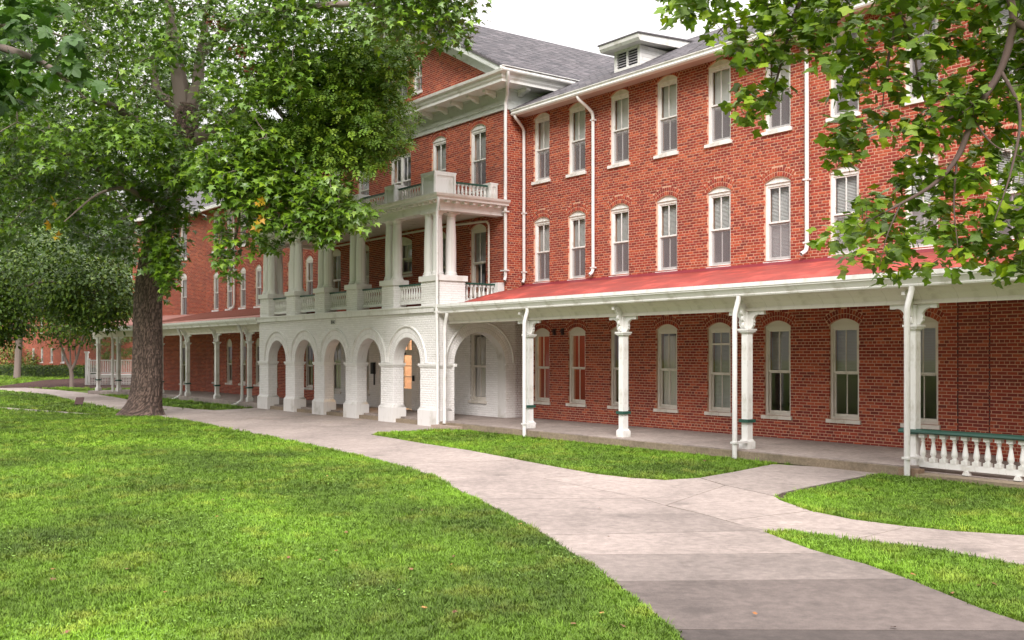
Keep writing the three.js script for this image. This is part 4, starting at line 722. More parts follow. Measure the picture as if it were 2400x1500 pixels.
// thin twigs from each leaf cluster to the nearest bough or to an earlier twig
function twigs(parent, centres, r, far, mat) {
  const g = [], net = limbPts.slice(), left = centres.slice();
  left.sort((a, b) => Math.min(...limbPts.map((p) => p.distanceToSquared(a))) - Math.min(...limbPts.map((p) => p.distanceToSquared(b))));
  for (const c of left) {
    let best = null, bd = far * far; for (const p of net) { const d = p.distanceToSquared(c); if (d < bd) { bd = d; best = p; } } if (!best || bd < 1e-4) continue;
    const L = Math.sqrt(bd), k = V(rr(-1, 1), rr(-0.4, 1), rr(-1, 1)).multiplyScalar(L * 0.16), S = [0, 0.25, 0.5, 0.75, 1].map((t) => best.clone().lerp(c, t).addScaledVector(k, 4 * t * (1 - t)));
    g.push(flat(skin(S, (q, t) => r * (1 - 0.6 * t), 4))); net.push(S[2], S[4]);
  }
  if (g.length) { const m = mesh('twigs', mergeGeometries(g), mat, parent); m.userData.kind = 'stuff'; }
  limbPts = [];
}
// ------------------------------------------------------------------ the big lawn tree
{
  const T = thing('shade_tree', 'big old shade tree with thick furrowed trunk and star-shaped leaves on the lawn', 'tree');
  const D0 = proj(onY(335, 974, GY))[2], tp = [[335, 985, 50], [336, 972, 45], [338, 955, 41], [342, 925, 38.5], [345, 880, 36.5], [346, 800, 35], [347, 720, 34], [352, 650, 33], [362, 590, 31.5], [378, 530, 30], [394, 470, 28.5], [412, 400, 27.5], [428, 340, 29], [436, 285, 30], [440, 245, 24]];
  const S = [], RR = []; const cv = new THREE.CatmullRomCurve3(tp.map(([x, y]) => at(x, y, D0))), rc = new THREE.CatmullRomCurve3(tp.map(([, , r]) => V(r / F * D0, 0, 0)));
  const N = 260; for (let i = 0; i <= N; i++) { S.push(cv.getPoint(i / N)); RR.push(rc.getPoint(i / N).x); }
  const seg = 120, g = skin(S, (k) => RR[k], seg), p = g.attributes.position, q = V(0, 0, 0);
  for (let a = 0; a <= N; a++) for (let b = 0; b <= seg; b++) {
    const k = a * (seg + 1) + b, th = (b % seg) / seg * Math.PI * 2, h = S[a].y - GY; q.fromBufferAttribute(p, k).sub(S[a]);
    const X = Math.cos(th) * 6, Y = Math.sin(th) * 6, yy = S[a].y * 0.9;
    const fur = Math.abs(vnoise(X * 2.6 + yy * 0.35, Y * 2.6 + yy, 7) - 0.5) * 2, fur2 = Math.abs(vnoise(X * 5 + 9, Y * 5 + yy * 2.6, 8) - 0.5) * 2;
    const flare = Math.max(0, 1 - h / 0.7) ** 2 * (0.14 + 0.22 * Math.max(0, Math.sin(th * 3 + 0.8)) + 0.14 * Math.max(0, Math.sin(th * 5 + 2)));
    q.multiplyScalar(1 + flare + 0.05 * Math.min(1, fur * 2.4) + 0.03 * Math.min(1, fur2 * 2) - 0.12).add(S[a]); p.setXYZ(k, q.x, q.y, q.z);
  }
  g.computeVertexNormals(); mesh('trunk', g, bark, T);
  limbs(T, [
    [[[432, 300], [426, 220], [412, 140], [400, 60], [392, -60], [385, -220]], [0.36, 0.3, 0.24, 0.16, 0.08]],
    [[[440, 270], [462, 205], [468, 140], [480, 60], [500, -60]], [0.28, 0.22, 0.15, 0.07]],
    [[[425, 260], [396, 236], [370, 216], [362, 160], [350, 90]], [0.24, 0.18, 0.12, 0.06]],
    [[[432, 335, 37.9], [475, 318, 37.4], [530, 290, 36.5], [562, 258, 35.8], [600, 215, 35], [624, 168, 34.5], [642, 120, 34], [670, 40, 33]], [0.3, 0.26, 0.22, 0.18, 0.14, 0.06]],
    [[[615, 205, 34.8], [655, 262, 34], [700, 310, 33], [760, 345, 32]], [0.11, 0.08, 0.05, 0.02]],
    [[[424, 330, 37.9], [380, 318, 36.5], [320, 285, 35], [250, 243, 33], [190, 232, 32]], [0.24, 0.2, 0.14, 0.07]],
    [[[404, 430, 37.8], [340, 436, 36], [260, 415, 34.5], [170, 362, 33], [100, 372, 32]], [0.18, 0.14, 0.08, 0.02]],
    [[[398, 450, 37.8], [350, 470, 35], [290, 440, 33], [230, 455, 32], [150, 520, 31]], [0.12, 0.09, 0.05, 0.015]],
    [[[420, 385, 37.8], [470, 400, 34], [540, 430, 31.5], [620, 450, 30.5], [720, 470, 30], [820, 500, 29.5]], [0.17, 0.14, 0.1, 0.06, 0.03]],
    [[[540, 430, 31.5], [560, 500, 31], [545, 590, 30.8], [540, 650, 30.6]], [0.06, 0.04, 0.015]],
    [[[390, 500, 37.6], [420, 540, 35.5], [400, 600, 35], [385, 680, 34.8]], [0.06, 0.04, 0.015]],
    [[[470, 130, 37.8], [540, 60, 35], [620, 30, 33], [700, 20, 31], [800, 10, 28], [900, 15, 26.5], [1000, 45, 26], [1030, 75, 25.8]], [0.14, 0.12, 0.09, 0.05, 0.02]],
    [[[960, 20, 26.2], [1005, 30, 26], [1020, 55, 26]], [0.04, 0.03, 0.012]],
  ], D0, darkBark);
  const tc = [], list = [], gaps = [[240, 205, 26, 12], [385, 262, 16, 30], [650, 265, 45, 40], [470, 120, 10], [275, 340, 14, 10], [135, 520, 16], [300, 120, 14, 20], [560, 150, 12, 20], [595, 190, 20, 18], [110, 180, 20, 12]];
  const A = [[-260, -260], [1090, -260], [1100, 30], [1080, 95], [1045, 92], [1010, 70], [960, 50], [900, 70], [820, 95], [745, 110], [720, 190], [700, 250], [600, 290], [520, 320], [440, 340], [300, 350], [-260, 500]];
  inCrown(A, 2250, (x, y) => ((x - 432) / 46) ** 2 + ((y - 240) / 115) ** 2 < 1 ? rr(38.6, 46) : x > 850 ? rr(24.5, 27.5) : x > 560 ? rr(28, 36) : rr(28, 46), gaps, (c, x, y, D) => { if (rnd() < 0.4) tc.push(c); cluster(list, c, rr(0.45, 0.75), 24, 0.225, V(VD.x * -0.3, 0, VD.z * -0.3), { flat: 0.55 }); });
  inCrown([[-500, -1000], [200, -1300], [800, -1000], [1100, -250], [-500, -250]], 420, [29, 46], [], (c) => cluster(list, c, 1.1, 24, 0.34, V(0, 0, 0), { flat: 0.6 }));
  // drooping lower boughs, towards the camera
  const B = [
    [[[230, 270], [420, 300], [470, 380], [460, 430], [380, 420], [300, 360], [220, 330]], 110, [31, 34]],
    [[[440, 370], [520, 330], [620, 300], [660, 350], [720, 370], [800, 430], [868, 485], [845, 530], [800, 515], [765, 545], [735, 530], [690, 490], [640, 530], [590, 500], [550, 470], [500, 450], [470, 430], [440, 410]], 330, [28.5, 31.8]],
    [[[330, 430], [400, 410], [440, 430], [445, 500], [415, 580], [405, 620], [390, 650], [370, 640], [350, 600], [340, 540], [340, 480]], 85, [33.5, 36]],
    [[[-60, 300], [120, 290], [230, 330], [330, 420], [310, 560], [220, 500], [120, 520], [40, 560], [-60, 600]], 380, [32, 42]],
    [[[365, 570], [412, 575], [418, 620], [400, 670], [385, 702], [372, 680], [362, 630]], 46, [33.2, 35.4], 0.6],
    [[[505, 500], [552, 510], [556, 600], [552, 640], [536, 668], [520, 630], [508, 570]], 30, [28.8, 31], 0.6],
    [[[570, 510], [690, 510], [680, 550], [645, 596], [610, 575], [585, 600]], 30, [28.6, 31], 0.6],
    [[[700, 480], [850, 480], [835, 530], [800, 525], [772, 580], [745, 555], [715, 545]], 70, [28.4, 30.5], 0.6],
    [[[150, 480], [320, 520], [330, 620], [250, 600], [160, 560]], 80, [38, 44]],
  ];
  for (const [P, n, d, k = 1] of B) inCrown(P, n, d, gaps, (c) => { tc.push(c); cluster(list, c, rr(0.32, 0.55) * k, Math.round(17 * (k < 1 ? 0.6 : 1)), 0.255, V(VD.x * -0.55, 0, VD.z * -0.55), { flat: 0.7, up: 0.75, spread: 0.6 }); });
  twigs(T, tc, 0.016, 3.2, darkBark);
  leafPieces(T, 'leaf', starLeaf, GREEN, list, 300, 0.36, 0.25, (x, y) => y > 280 || x > 860, 1);
  const yl = []; for (const [x, y, d] of [[608, 475, 28.4], [615, 505, 28.4], [603, 535, 28.4], [620, 470, 28.5], [610, 515, 28.3], [125, 470, 31.8], [118, 525, 31.8], [130, 555, 31.8]]) cluster(yl, at(x, y, d), 0.1, 3, 0.2, V(VD.x * -1, 0, VD.z * -1), { up: 0.2, nc: 2 });
  leafPieces(T, 'yellow_leaf', starLeaf, [[0.55, 0.36, 0.02], [0.48, 0.26, 0.02]], yl, 60, 0.5, 0.3);
  const dead = []; for (const [x, y] of [[495, 45], [510, 60], [522, 62], [560, 110], [568, 125], [585, 160]]) cluster(dead, at(x, y, 29), 0.22, 22, 0.12, V(0, 0, 0), { nc: 2 });
  leafPieces(T, 'withered_leaf', starLeaf, [[0.16, 0.05, 0.03], [0.22, 0.07, 0.04]], dead, 60, 0.8, 0.1);
}
// ------------------------------------------------------------------ fine-leaved tree between trunk and balcony
{
  const T = thing('fine_leaved_tree', 'bright green small-leaved tree crown before the balcony and gable', 'tree');
  const base = at(618, 0, 34); base.y = GY; const tr = [base, V(base.x - 0.3, 4, base.z), at(600, 300, 34)];
  mesh('trunk', tube([at(560, 262, 36.2), at(620, 290, 34.5), at(700, 300, 33), at(780, 280, 32)], [0.12, 0.1, 0.07, 0.03], 8, 0.2), darkBark, T);
  limbs(T, [[[[700, 300, 33], [760, 230, 32], [840, 180, 31.5], [920, 140, 31]], [0.06, 0.04, 0.015]], [[[760, 290, 32.3], [850, 330, 31.6], [930, 340, 31]], [0.05, 0.035, 0.012]], [[[680, 296, 33.3], [740, 370, 32.5], [860, 400, 31.8]], [0.05, 0.035, 0.012]]], 33, darkBark);
  limbPts = []; const list = [], P = [[600, 150], [720, 120], [830, 85], [920, 80], [970, 90], [955, 150], [930, 190], [925, 215], [950, 300], [940, 335], [900, 360], [868, 395], [845, 410], [815, 375], [790, 395], [720, 370], [660, 370], [560, 350], [560, 290], [620, 200]];
  inCrown(P, 500, [29.5, 33.2], [[650, 262, 44, 36], [780, 245, 14, 10], [975, 170, 14, 40]], (c) => cluster(list, c, rr(0.4, 0.7), 24, 0.27, V(VD.x * -0.4, 0, VD.z * -0.4), { flat: 0.5, up: 0.8, spread: 0.7 }));
  leafPieces(T, 'sprig', sprigGeo, FRESH, list, 250, 0.5, 0.25);
}
// ------------------------------------------------------------------ tulip tree at right, its bough reaching over the walk
{
  const T = thing('tulip_tree', 'tulip tree bough with broad lobed leaves hanging before the right brick wing', 'tree');
  const base = at(3050, 829, 11); base.y = GY; 
  mesh('trunk', tube([base, V(base.x, 2.5, base.z), V(base.x - 0.2, 6, base.z + 0.1), V(base.x - 0.3, 10, base.z)], [0.38, 0.33, 0.3, 0.2], 20, 0.15), bark, T);
  const top = V(base.x - 0.22, 6.6, base.z + 0.1);
  mesh('limb', tube([top, at(2700, -160, 11.6), at(2450, -150, 11.9), at(2368, -40, 12), at(2376, 50, 12), at(2345, 165, 12), at(2302, 235, 12), at(2278, 285, 12), at(2243, 370, 12), at(2190, 430, 12), at(2110, 478, 12), at(2030, 520, 12)], [0.13, 0.08, 0.056, 0.048, 0.044, 0.04, 0.036, 0.031, 0.025, 0.017, 0.007], 10, 0.2), backlitYoungBark, T);
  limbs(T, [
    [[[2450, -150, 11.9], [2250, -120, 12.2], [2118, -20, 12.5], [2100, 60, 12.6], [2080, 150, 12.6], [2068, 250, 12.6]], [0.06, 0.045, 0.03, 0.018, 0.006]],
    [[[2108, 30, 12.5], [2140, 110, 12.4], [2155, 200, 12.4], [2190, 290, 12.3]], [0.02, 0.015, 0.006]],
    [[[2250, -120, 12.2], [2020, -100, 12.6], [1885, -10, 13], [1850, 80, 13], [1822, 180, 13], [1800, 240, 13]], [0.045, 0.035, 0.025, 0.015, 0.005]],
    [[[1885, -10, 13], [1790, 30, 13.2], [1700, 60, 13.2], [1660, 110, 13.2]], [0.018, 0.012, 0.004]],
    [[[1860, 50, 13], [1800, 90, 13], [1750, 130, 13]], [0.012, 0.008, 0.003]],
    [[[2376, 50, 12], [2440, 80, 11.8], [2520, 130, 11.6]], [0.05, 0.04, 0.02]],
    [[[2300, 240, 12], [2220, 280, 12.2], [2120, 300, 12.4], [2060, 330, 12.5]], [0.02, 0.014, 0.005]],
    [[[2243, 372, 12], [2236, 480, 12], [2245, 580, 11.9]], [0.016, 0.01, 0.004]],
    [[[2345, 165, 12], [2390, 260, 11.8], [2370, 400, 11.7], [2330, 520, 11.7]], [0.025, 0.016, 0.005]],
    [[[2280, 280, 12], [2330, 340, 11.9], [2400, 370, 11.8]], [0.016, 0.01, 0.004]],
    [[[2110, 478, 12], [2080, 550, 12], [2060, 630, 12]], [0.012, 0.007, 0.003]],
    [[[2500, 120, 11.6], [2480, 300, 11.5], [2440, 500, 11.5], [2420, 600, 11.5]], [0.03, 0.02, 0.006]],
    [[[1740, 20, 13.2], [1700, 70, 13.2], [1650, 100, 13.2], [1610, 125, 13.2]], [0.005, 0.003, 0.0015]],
  ], 12, backlitYoungBark);
  limbPts.push(...[[2376, 50], [2345, 165], [2302, 235], [2278, 285], [2243, 370], [2190, 430], [2110, 478], [2030, 520]].map(([x, y]) => at(x, y, 12)));
  const tc = [], list = [], o = { up: 0.75, spread: 0.7, flat: 0.75 }, out = V(VD.x * -0.25, 0, VD.z * -0.25);
  const T1 = [[1540, -120], [1538, 10], [1580, 45], [1640, 40], [1700, 50], [1690, 90], [1685, 140], [1715, 210], [1735, 290], [1770, 290], [1800, 255], [1822, 205], [1870, 150], [1910, 110], [1960, -120]];
  const T2 = [[1900, -120], [1900, 130], [1935, 190], [1930, 250], [1965, 370], [1985, 370], [2010, 320], [2065, 340], [2120, 380], [2120, 430], [2050, 455], [2000, 490], [1960, 520], [1920, 560], [1990, 640], [2060, 655], [2150, 635], [2250, 650], [2310, 630], [2400, 640], [2560, 640], [2560, -120]];
  inCrown(T1, 105, [12.4, 13.6], [[1600, 110, 60, 40], [1850, 240, 24]], (c) => { tc.push(c); cluster(list, c, 0.2, 12, 0.15, out, o); });
  inCrown(T2, 440, [11.75, 13.4], [[2090, 350, 50, 45], [2160, 420, 24, 30], [2150, 230, 30, 26], [1890, 330, 30, 80], [1990, 420, 40, 50], [2350, 60, 20, 40]], (c) => { tc.push(c); cluster(list, c, 0.2, 12, 0.15, out, o); });
  inCrown([[2400, -500], [1900, -500], [1900, -120], [2700, -120], [2900, 500], [3300, 300], [3100, -600]], 120, [9.5, 13.5], [], (c) => cluster(list, c, 0.4, 14, 0.135, out, o));
  twigs(T, tc, 0.006, 1.2, backlitYoungBark);
  leafPieces(T, 'leaf', tulipLeaf, [[0.17, 0.29, 0.01], [0.12, 0.22, 0.01], [0.24, 0.37, 0.012], [0.09, 0.155, 0.01], [0.3, 0.42, 0.014], [0.15, 0.26, 0.01]], list, 300, 0.5, 0.45);
}
// ------------------------------------------------------------------ maple bough entering at the upper left
{
  const T = thing('maple_tree', 'maple bough with large dark leaves close overhead beside the big shade tree', 'tree');
  const base = at(-1150, 829, 11); base.y = GY;
  mesh('trunk', tube([base, V(base.x, 2.4, base.z), V(base.x + 0.1, 5, base.z)], [0.3, 0.25, 0.2], 16, 0.15), bark, T);
  limbs(T, [[[[-1150, 130, 11], [-700, 60, 10.6], [-300, 40, 10.2], [0, 110, 10], [120, 160, 9.9], [200, 230, 9.8]], [0.12, 0.08, 0.05, 0.03, 0.008]], [[[-100, 70, 10], [60, 60, 9.9], [160, 90, 9.8]], [0.025, 0.015, 0.005]], [[[-300, 40, 10.2], [-60, 210, 10], [60, 250, 10]], [0.03, 0.018, 0.005]]], 10, darkBark);
  limbPts = []; const list = [], P = [[-300, -100], [140, -100], [110, 40], [180, 60], [215, 110], [235, 200], [200, 215], [150, 170], [90, 200], [60, 260], [-300, 300]];
  inCrown(P, 95, [9.4, 10.4], [], (c) => cluster(list, c, 0.16, 8, 0.165, V(VD.x * -0.3, 0, VD.z * -0.3), { up: 0.7, spread: 0.7, flat: 0.8 }));
  leafPieces(T, 'leaf', mapleLeaf, [[0.08, 0.18, 0.02], [0.06, 0.14, 0.02], [0.1, 0.22, 0.02], [0.045, 0.1, 0.02], [0.07, 0.16, 0.02], [0.12, 0.24, 0.02]], list, 300, 0.5, 0.4);
}
// ------------------------------------------------------------------ far left: small tree, background trees, hedge, annex
function ballTree(name, label, x, yBase, D, crown, n, size, pal, stems, group) {
  const T = thing(name, label, 'tree', group), list = [];
  stems.forEach(([l, r], i) => mesh(i ? 'limb' : 'trunk', tube(pts(l, D), r, 10, 0.25), darkBark, T));
  for (const [cx, cy, rx, ry, k] of crown) { const c0 = at(cx, cy, D), Rx = rx / F * D, Ry = ry / F * D; for (let i = 0; i < n * k; i++) { const d = rv(); if (d.lengthSq() > 1) { i--; continue; } const l = Math.max(0.35, d.length()); d.multiplyScalar(1 / l * Math.pow(l, 0.45)); const c = c0.clone().addScaledVector(RD, d.x * Rx).addScaledVector(VD, d.z * Rx).add(V(0, d.y * Ry, 0)); if (c.y < 0.9) continue; cluster(list, c, size * 3.2, 15, size, V(VD.x * -0.3, 0, VD.z * -0.3), { flat: 0.5, up: 0.9 }); } }
  leafPieces(T, 'leaf', ovalLeaf, pal, list, 0, 0.5, 0.25);
  return T;
}
const DARKG = [[0.07, 0.13, 0.014], [0.09, 0.16, 0.014], [0.05, 0.1, 0.014], [0.12, 0.2, 0.014], [0.16, 0.23, 0.014], [0.075, 0.14, 0.014]];
ballTree('ornamental_tree', 'low round-headed tree with forked stems standing in the mulch bed', 168, 908, 68.5, [[150, 700, 135, 110, 1], [235, 640, 90, 110, 0.6], [100, 620, 110, 110, 0.7]], 560, 0.27, DARKG, [[[[168, 911], [168, 885], [166, 865]], [0.16, 0.13, 0.12]], [[[167, 868], [158, 850], [145, 815], [132, 770]], [0.1, 0.08, 0.05]], [[[167, 868], [176, 850], [186, 820], [198, 770]], [0.1, 0.08, 0.05]], [[[166, 866], [165, 840], [163, 800], [170, 740]], [0.07, 0.05, 0.03]], [[[178, 845], [176, 815], [180, 780]], [0.05, 0.03, 0.02]]]);
ballTree('broadleaf_tree', 'tall dark broadleaf tree behind the hedge and small tree', 60, 880, 92, [[70, 560, 190, 170, 1], [20, 380, 180, 150, 0.8], [230, 420, 130, 150, 0.7], [180, 640, 130, 120, 0.6], [120, 120, 330, 190, 1.3]], 620, 0.5, DARKG, [[[[40, 890], [50, 700], [66, 500]], [0.32, 0.28, 0.2]], [[[62, 700], [140, 560], [200, 450]], [0.2, 0.14, 0.06]]]);
ballTree('leaning_tree', 'dark leafy tree reaching in over the lawn from the far left', -60, 880, 52, [[-20, 730, 75, 75, 1], [-60, 600, 90, 110, 0.8], [225, 690, 85, 80, 1], [120, 640, 110, 100, 0.8]], 330, 0.26, DARKG, [[[[-150, 905], [-140, 760], [-90, 620]], [0.3, 0.22, 0.12]], [[[-140, 760], [-70, 740], [-10, 740]], [0.1, 0.07, 0.03]], [[[-135, 740], [0, 690], [120, 660], [230, 690]], [0.12, 0.09, 0.06, 0.02]]]);
{
  const T = thing('cypress_tree', 'slim reddish-barked cypress with feathery foliage beside the white deck railing', 'tree'), D = 76, list = [];
  mesh('trunk', tube(pts([[262, 900], [263, 885], [266, 840], [270, 760], [274, 640], [276, 520]], D), [0.55, 0.36, 0.27, 0.22, 0.16, 0.08], 12, 0.35), std([0.24, 0.11, 0.075], { roughness: 0.95 }), T);
  for (let i = 0; i < 190; i++) { const y = rr(520, 850), w = 40 * (1 - (850 - y) / 500) + 12, x = 272 + rr(-w, w); cluster(list, at(x, y, D + rr(-1.6, 1.6)), 0.5, 12, 0.3, V(0, 0, 0), { flat: 0.5, up: 0.4 }); }
  leafPieces(T, 'sprig', sprigGeo, [[0.12, 0.17, 0.03], [0.16, 0.15, 0.04], [0.09, 0.15, 0.03], [0.2, 0.13, 0.05], [0.13, 0.19, 0.03], [0.1, 0.16, 0.03]], list, 0, 0.6, 0.25);
}
for (const [x, z, h, r] of [[2, 34, 15, 7], [18, 40, 17, 8], [34, 42, 16, 8], [46, 30, 16, 8], [50, 12, 15, 7]]) {
  const T = thing('campus_tree', 'tall leafy tree standing across the lawn behind the viewer', 'tree', 'trees across the lawn'), list = [];
  mesh('trunk', tube([V(x, GY - 0.1, z), V(x + 0.2, 3, z), V(x, h * 0.75, z + 0.2)], [0.5, 0.38, 0.15], 12, 0.2), bark, T);
  for (let i = 0; i < 420; i++) { const d = rv(); if (d.lengthSq() > 1) { i--; continue; } const l = Math.max(0.3, d.length()); d.multiplyScalar(Math.pow(l, 0.5) / l); cluster(list, V(x + d.x * r, h * 0.62 + d.y * h * 0.42, z + d.z * r), 1.5, 16, 0.6, V(0, 0, 0)); }
  leafPieces(T, 'leaf', ovalLeaf, DARKG, list, 0, 0.5, 0.25);
}
{ // clipped hedge
  const H = thing('hedge', 'long clipped green hedge in front of the far brick annex', 'hedge'), a = onY(-160, 880, GY), b = onY(214, 886, GY), u = b.clone().sub(a), L = u.length(); u.normalize(); const n = V(-u.z, 0, u.x), list = [];
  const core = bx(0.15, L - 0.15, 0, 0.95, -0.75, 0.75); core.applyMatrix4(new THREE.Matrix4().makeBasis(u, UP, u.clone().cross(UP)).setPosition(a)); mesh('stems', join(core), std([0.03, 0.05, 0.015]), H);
  for (let i = 0; i < 9000; i++) { const t = rr(0, L), f = rnd(), s = f < 0.45 ? [rr(-0.9, 0.9), 1.05] : [rnd() < 0.5 ? -0.9 : 0.9, rr(0.02, 1.05)], p = a.clone().addScaledVector(u, t).addScaledVector(n, s[0] + rr(-0.12, 0.12)).add(V(0, s[1] + rr(-0.1, 0.08) + 0.06 * Math.sin(t * 1.7), 0)); list.push({ m: leafMatrix(p, rv().add(V(0, 0.8, 0)), rv(), rr(0.12, 0.22)), c: Math.floor(rnd() * 6), v: rr(0.8, 1.2), size: 0.2 }); }
  leafPieces(H, 'leaf', ovalLeaf, [[0.1, 0.16, 0.02], [0.13, 0.2, 0.02], [0.08, 0.14, 0.02], [0.15, 0.2, 0.02], [0.11, 0.18, 0.02], [0.07, 0.12, 0.02]], list, 0, 0.55, 0.2);
}
for (const [x, y, D, r, h, lb] of [[20, 835, 112, 62, 40, 'broad loose yellow-green shrub behind the clipped hedge'], [95, 845, 111, 34, 26, 'small yellow-green shrub behind the hedge beside the annex windows'], [-70, 825, 112, 60, 50, 'tallest loose shrub behind the far end of the hedge']]) {
  const B = thing('shrub', lb, 'shrub', 'shrubs behind the hedge'), c0 = at(x, y, D), list = [], R = r / F * D, hh = h / F * D;
  const g0 = V(c0.x, GY, c0.z); for (let i = 0; i < 5; i++) mesh('stem', tube([g0.clone(), g0.clone().add(V(rr(-0.5, 0.5) * R, 1.2, rr(-0.5, 0.5) * R)), g0.clone().add(V(rr(-1, 1) * R * 0.8, 2.6, rr(-1, 1) * R * 0.8))], [0.05, 0.03, 0.01], 6), darkBark, B);
  for (let i = 0; i < 120; i++) { const d = rv(); if (d.lengthSq() > 1) { i--; continue; } const p = c0.clone().add(V(d.x * R, d.y * hh, d.z * R)); if (p.y < 0.1) p.y = rr(0.1, 1); cluster(list, p, 0.6, 12, 0.32, V(0, 0, 0)); }
  leafPieces(B, 'leaf', ovalLeaf, [[0.2, 0.24, 0.03], [0.16, 0.2, 0.03], [0.24, 0.26, 0.05], [0.13, 0.18, 0.03], [0.2, 0.2, 0.06], [0.11, 0.16, 0.03]], list, 0, 0.6, 0.25);
}
{ // brick annex far behind
  const A = thing('brick_annex', 'distant low brick annex with small white windows behind the hedge', 'building'), a = at(-40, 829, 122), b = at(345, 829, 92); a.y = b.y = GY; const u = b.clone().sub(a), L = u.length(); u.normalize(); const fr = frame(a, u), holes = [], bricks = [];
  const xs = [[78, 0.62], [98, 0.6], [121, 0.62], [147, 0.8]].map(([px, w]) => { const d = ray(px, 829); const n = V(u.z, 0, -u.x); const t = a.clone().sub(CAM).dot(n) / d.dot(n); return [CAM.clone().addScaledVector(d, t).sub(a).dot(u), w]; });
  xs.forEach(([x, w]) => { holes.push(hole(x, 1.35, w + 0.1, 1.5, 0)); putWindow(A, fr, x, 1.35, w + 0.1, 1.5, 0, 'half'); holes.push(hole(x, 4.5, w + 0.1, 1.6, 0)); putWindow(A, fr, x, 4.5, w + 0.1, 1.6, 0, 'half'); });
  const wall = mesh('wall', join(wallGeo(fr, [[0, 0], [L, 0], [L, 7], [0, 7]], holes, 0.3)), mortar, A); bricksOn(bricks, fr, L, 7, holes); pieces(wall, 'brick', 'bricks', brickGeo, BRICK, { roughness: 0.9 }, bricks, 0);
  mesh('back', join(bx(0, L, 0, 7, -4, -3.8), bx(0, 0.2, 0, 7, -3.8, -0.31), bx(L - 0.2, L, 0, 7, -3.8, -0.31)).applyMatrix4(fr), brickSolid, A);
  mesh('roof', join(extr([[0.5, 7.01], [-2.1, 8.3], [-4.5, 7.01]].map(([z, y]) => [-z, y]), L + 0.6).rotateY(Math.PI / 2).translate(-0.3, 0, 0)).applyMatrix4(fr), shingleSheet, A);
}
{ // white deck with railing
  const K = thing('timber_deck', 'white timber deck with slatted railing and lattice skirt beside the cypress', 'deck'), D = 73, o = at(210, 829, D); o.y = 0; K.position.copy(o); K.rotation.y = Math.atan2(-RD.z, RD.x);
  const w = 3.4; mesh('deck_floor', join(bx(-0.1, w, 0.38, 0.58, -2.5, 0)), trim, K);
  for (const x of [0, 1.62, w - 0.06]) mesh('deck_post', join(bx(x - 0.06, x + 0.06, GY, 1.72, 0.01, 0.13)), trim, K);
  mesh('rail', join(bx(0.06, w, 1.55, 1.63, 0.03, 0.1)), trim, K); mesh('rail', join(bx(0.06, w, 0.68, 0.74, 0.03, 0.1)), trim, K);
  for (let x = 0.16; x < w - 0.1; x += 0.125) mesh('slat', join(bx(x - 0.022, x + 0.022, 0.74, 1.55, 0.045, 0.085)), trim, K);
  const lat = []; for (let i = 0; i < 28; i++) lat.push(bx(0.1 + i * 0.115, 0.14 + i * 0.115, GY, 0.38, 0.02, 0.03)); for (let y = GY + 0.08; y < 0.36; y += 0.115) lat.push(bx(0.08, w - 0.1, y, y + 0.04, 0.031, 0.041)); mesh('lattice', join(lat), trim, K);
  mesh('newel', join(bx(-0.42, -0.24, GY, 2.1, -0.4, -0.22), bx(-0.47, -0.19, 2.1, 2.22, -0.45, -0.17)), trim, K);
}
{ // mulch bed
  const P = px2([[-80, 912], [0, 906], [40, 900], [110, 891], [180, 888], [240, 885], [318, 885], [322, 911], [232, 913], [150, 909], [100, 911], [60, 909]]);
  paved.push(P); const m = mesh('mulch_bed', join(poly(P, GY + 0.03, 0.05)), std([0.2, 0.085, 0.06], { roughness: 1, map: rep(tex(512, 512, (u, v) => { const k = 0.55 + 0.8 * (fbm(u * 60, v * 60, 121, 3, 60) - 0.5) + 0.5 * (hash(u * 512, v * 512, 12) - 0.5); return [k, k * 0.95, k * 0.95]; }), 0.5), bumpMap: rep(concBump, 1), bumpScale: 0.05 }), scene); m.userData.kind = 'structure';
}
{ // bare soil along the walk's edge
  const soil = std([0.1, 0.065, 0.045], { roughness: 1, map: rep(speck, 1), bumpMap: rep(concBump, 1), bumpScale: 0.03 });
  const strip = (l, w) => { const P = px2(l), g = []; for (let i = 0; i + 1 < P.length; i++) { const [x0, z0] = P[i], [x1, z1] = P[i + 1], L = Math.hypot(x1 - x0, z1 - z0), nx = (z1 - z0) / L * w, nz = -(x1 - x0) / L * w; g.push(poly([[x0, z0], [x1, z1], [x1 + nx, z1 + nz], [x0 + nx, z0 + nz]], GY + 0.006 + (i % 2) * 0.003, 0.03)); paved.push([[x0, z0], [x1, z1], [x1 + nx, z1 + nz], [x0 + nx, z0 + nz]]); } const m = mesh(numbered('soil_strip'), join(g), soil, scene); m.userData.kind = 'structure'; };
  strip([[2085, 1107], [1990, 1125], [1900, 1143], [1835, 1157], [1818, 1165], [1832, 1174]], 0.14);
  strip([[1225, 1014], [1400, 1033], [1700, 1068], [1810, 1081]], 0.1);
}
{ // small plaque on a stake in the lawn
  const S = thing('plaque', 'small brown tilted plaque on two thin stakes in the lawn near the big trunk', 'sign'), p = onY(187, 957, GY); S.position.copy(p); S.rotation.y = 0.95;
  mesh('stake', join(bx(-0.11, -0.085, -0.05, 0.2, -0.012, 0.012).rotateX(0.25)), dark, S); mesh('stake', join(bx(0.085, 0.11, -0.05, 0.2, -0.012, 0.012).rotateX(0.25)), dark, S);
  mesh('plate', join(bx(-0.17, 0.17, -0.17, 0.17, -0.01, 0.01).rotateX(-0.6).translate(0, 0.31, 0.04)), std([0.075, 0.028, 0.025], { roughness: 0.5 }), S);
}
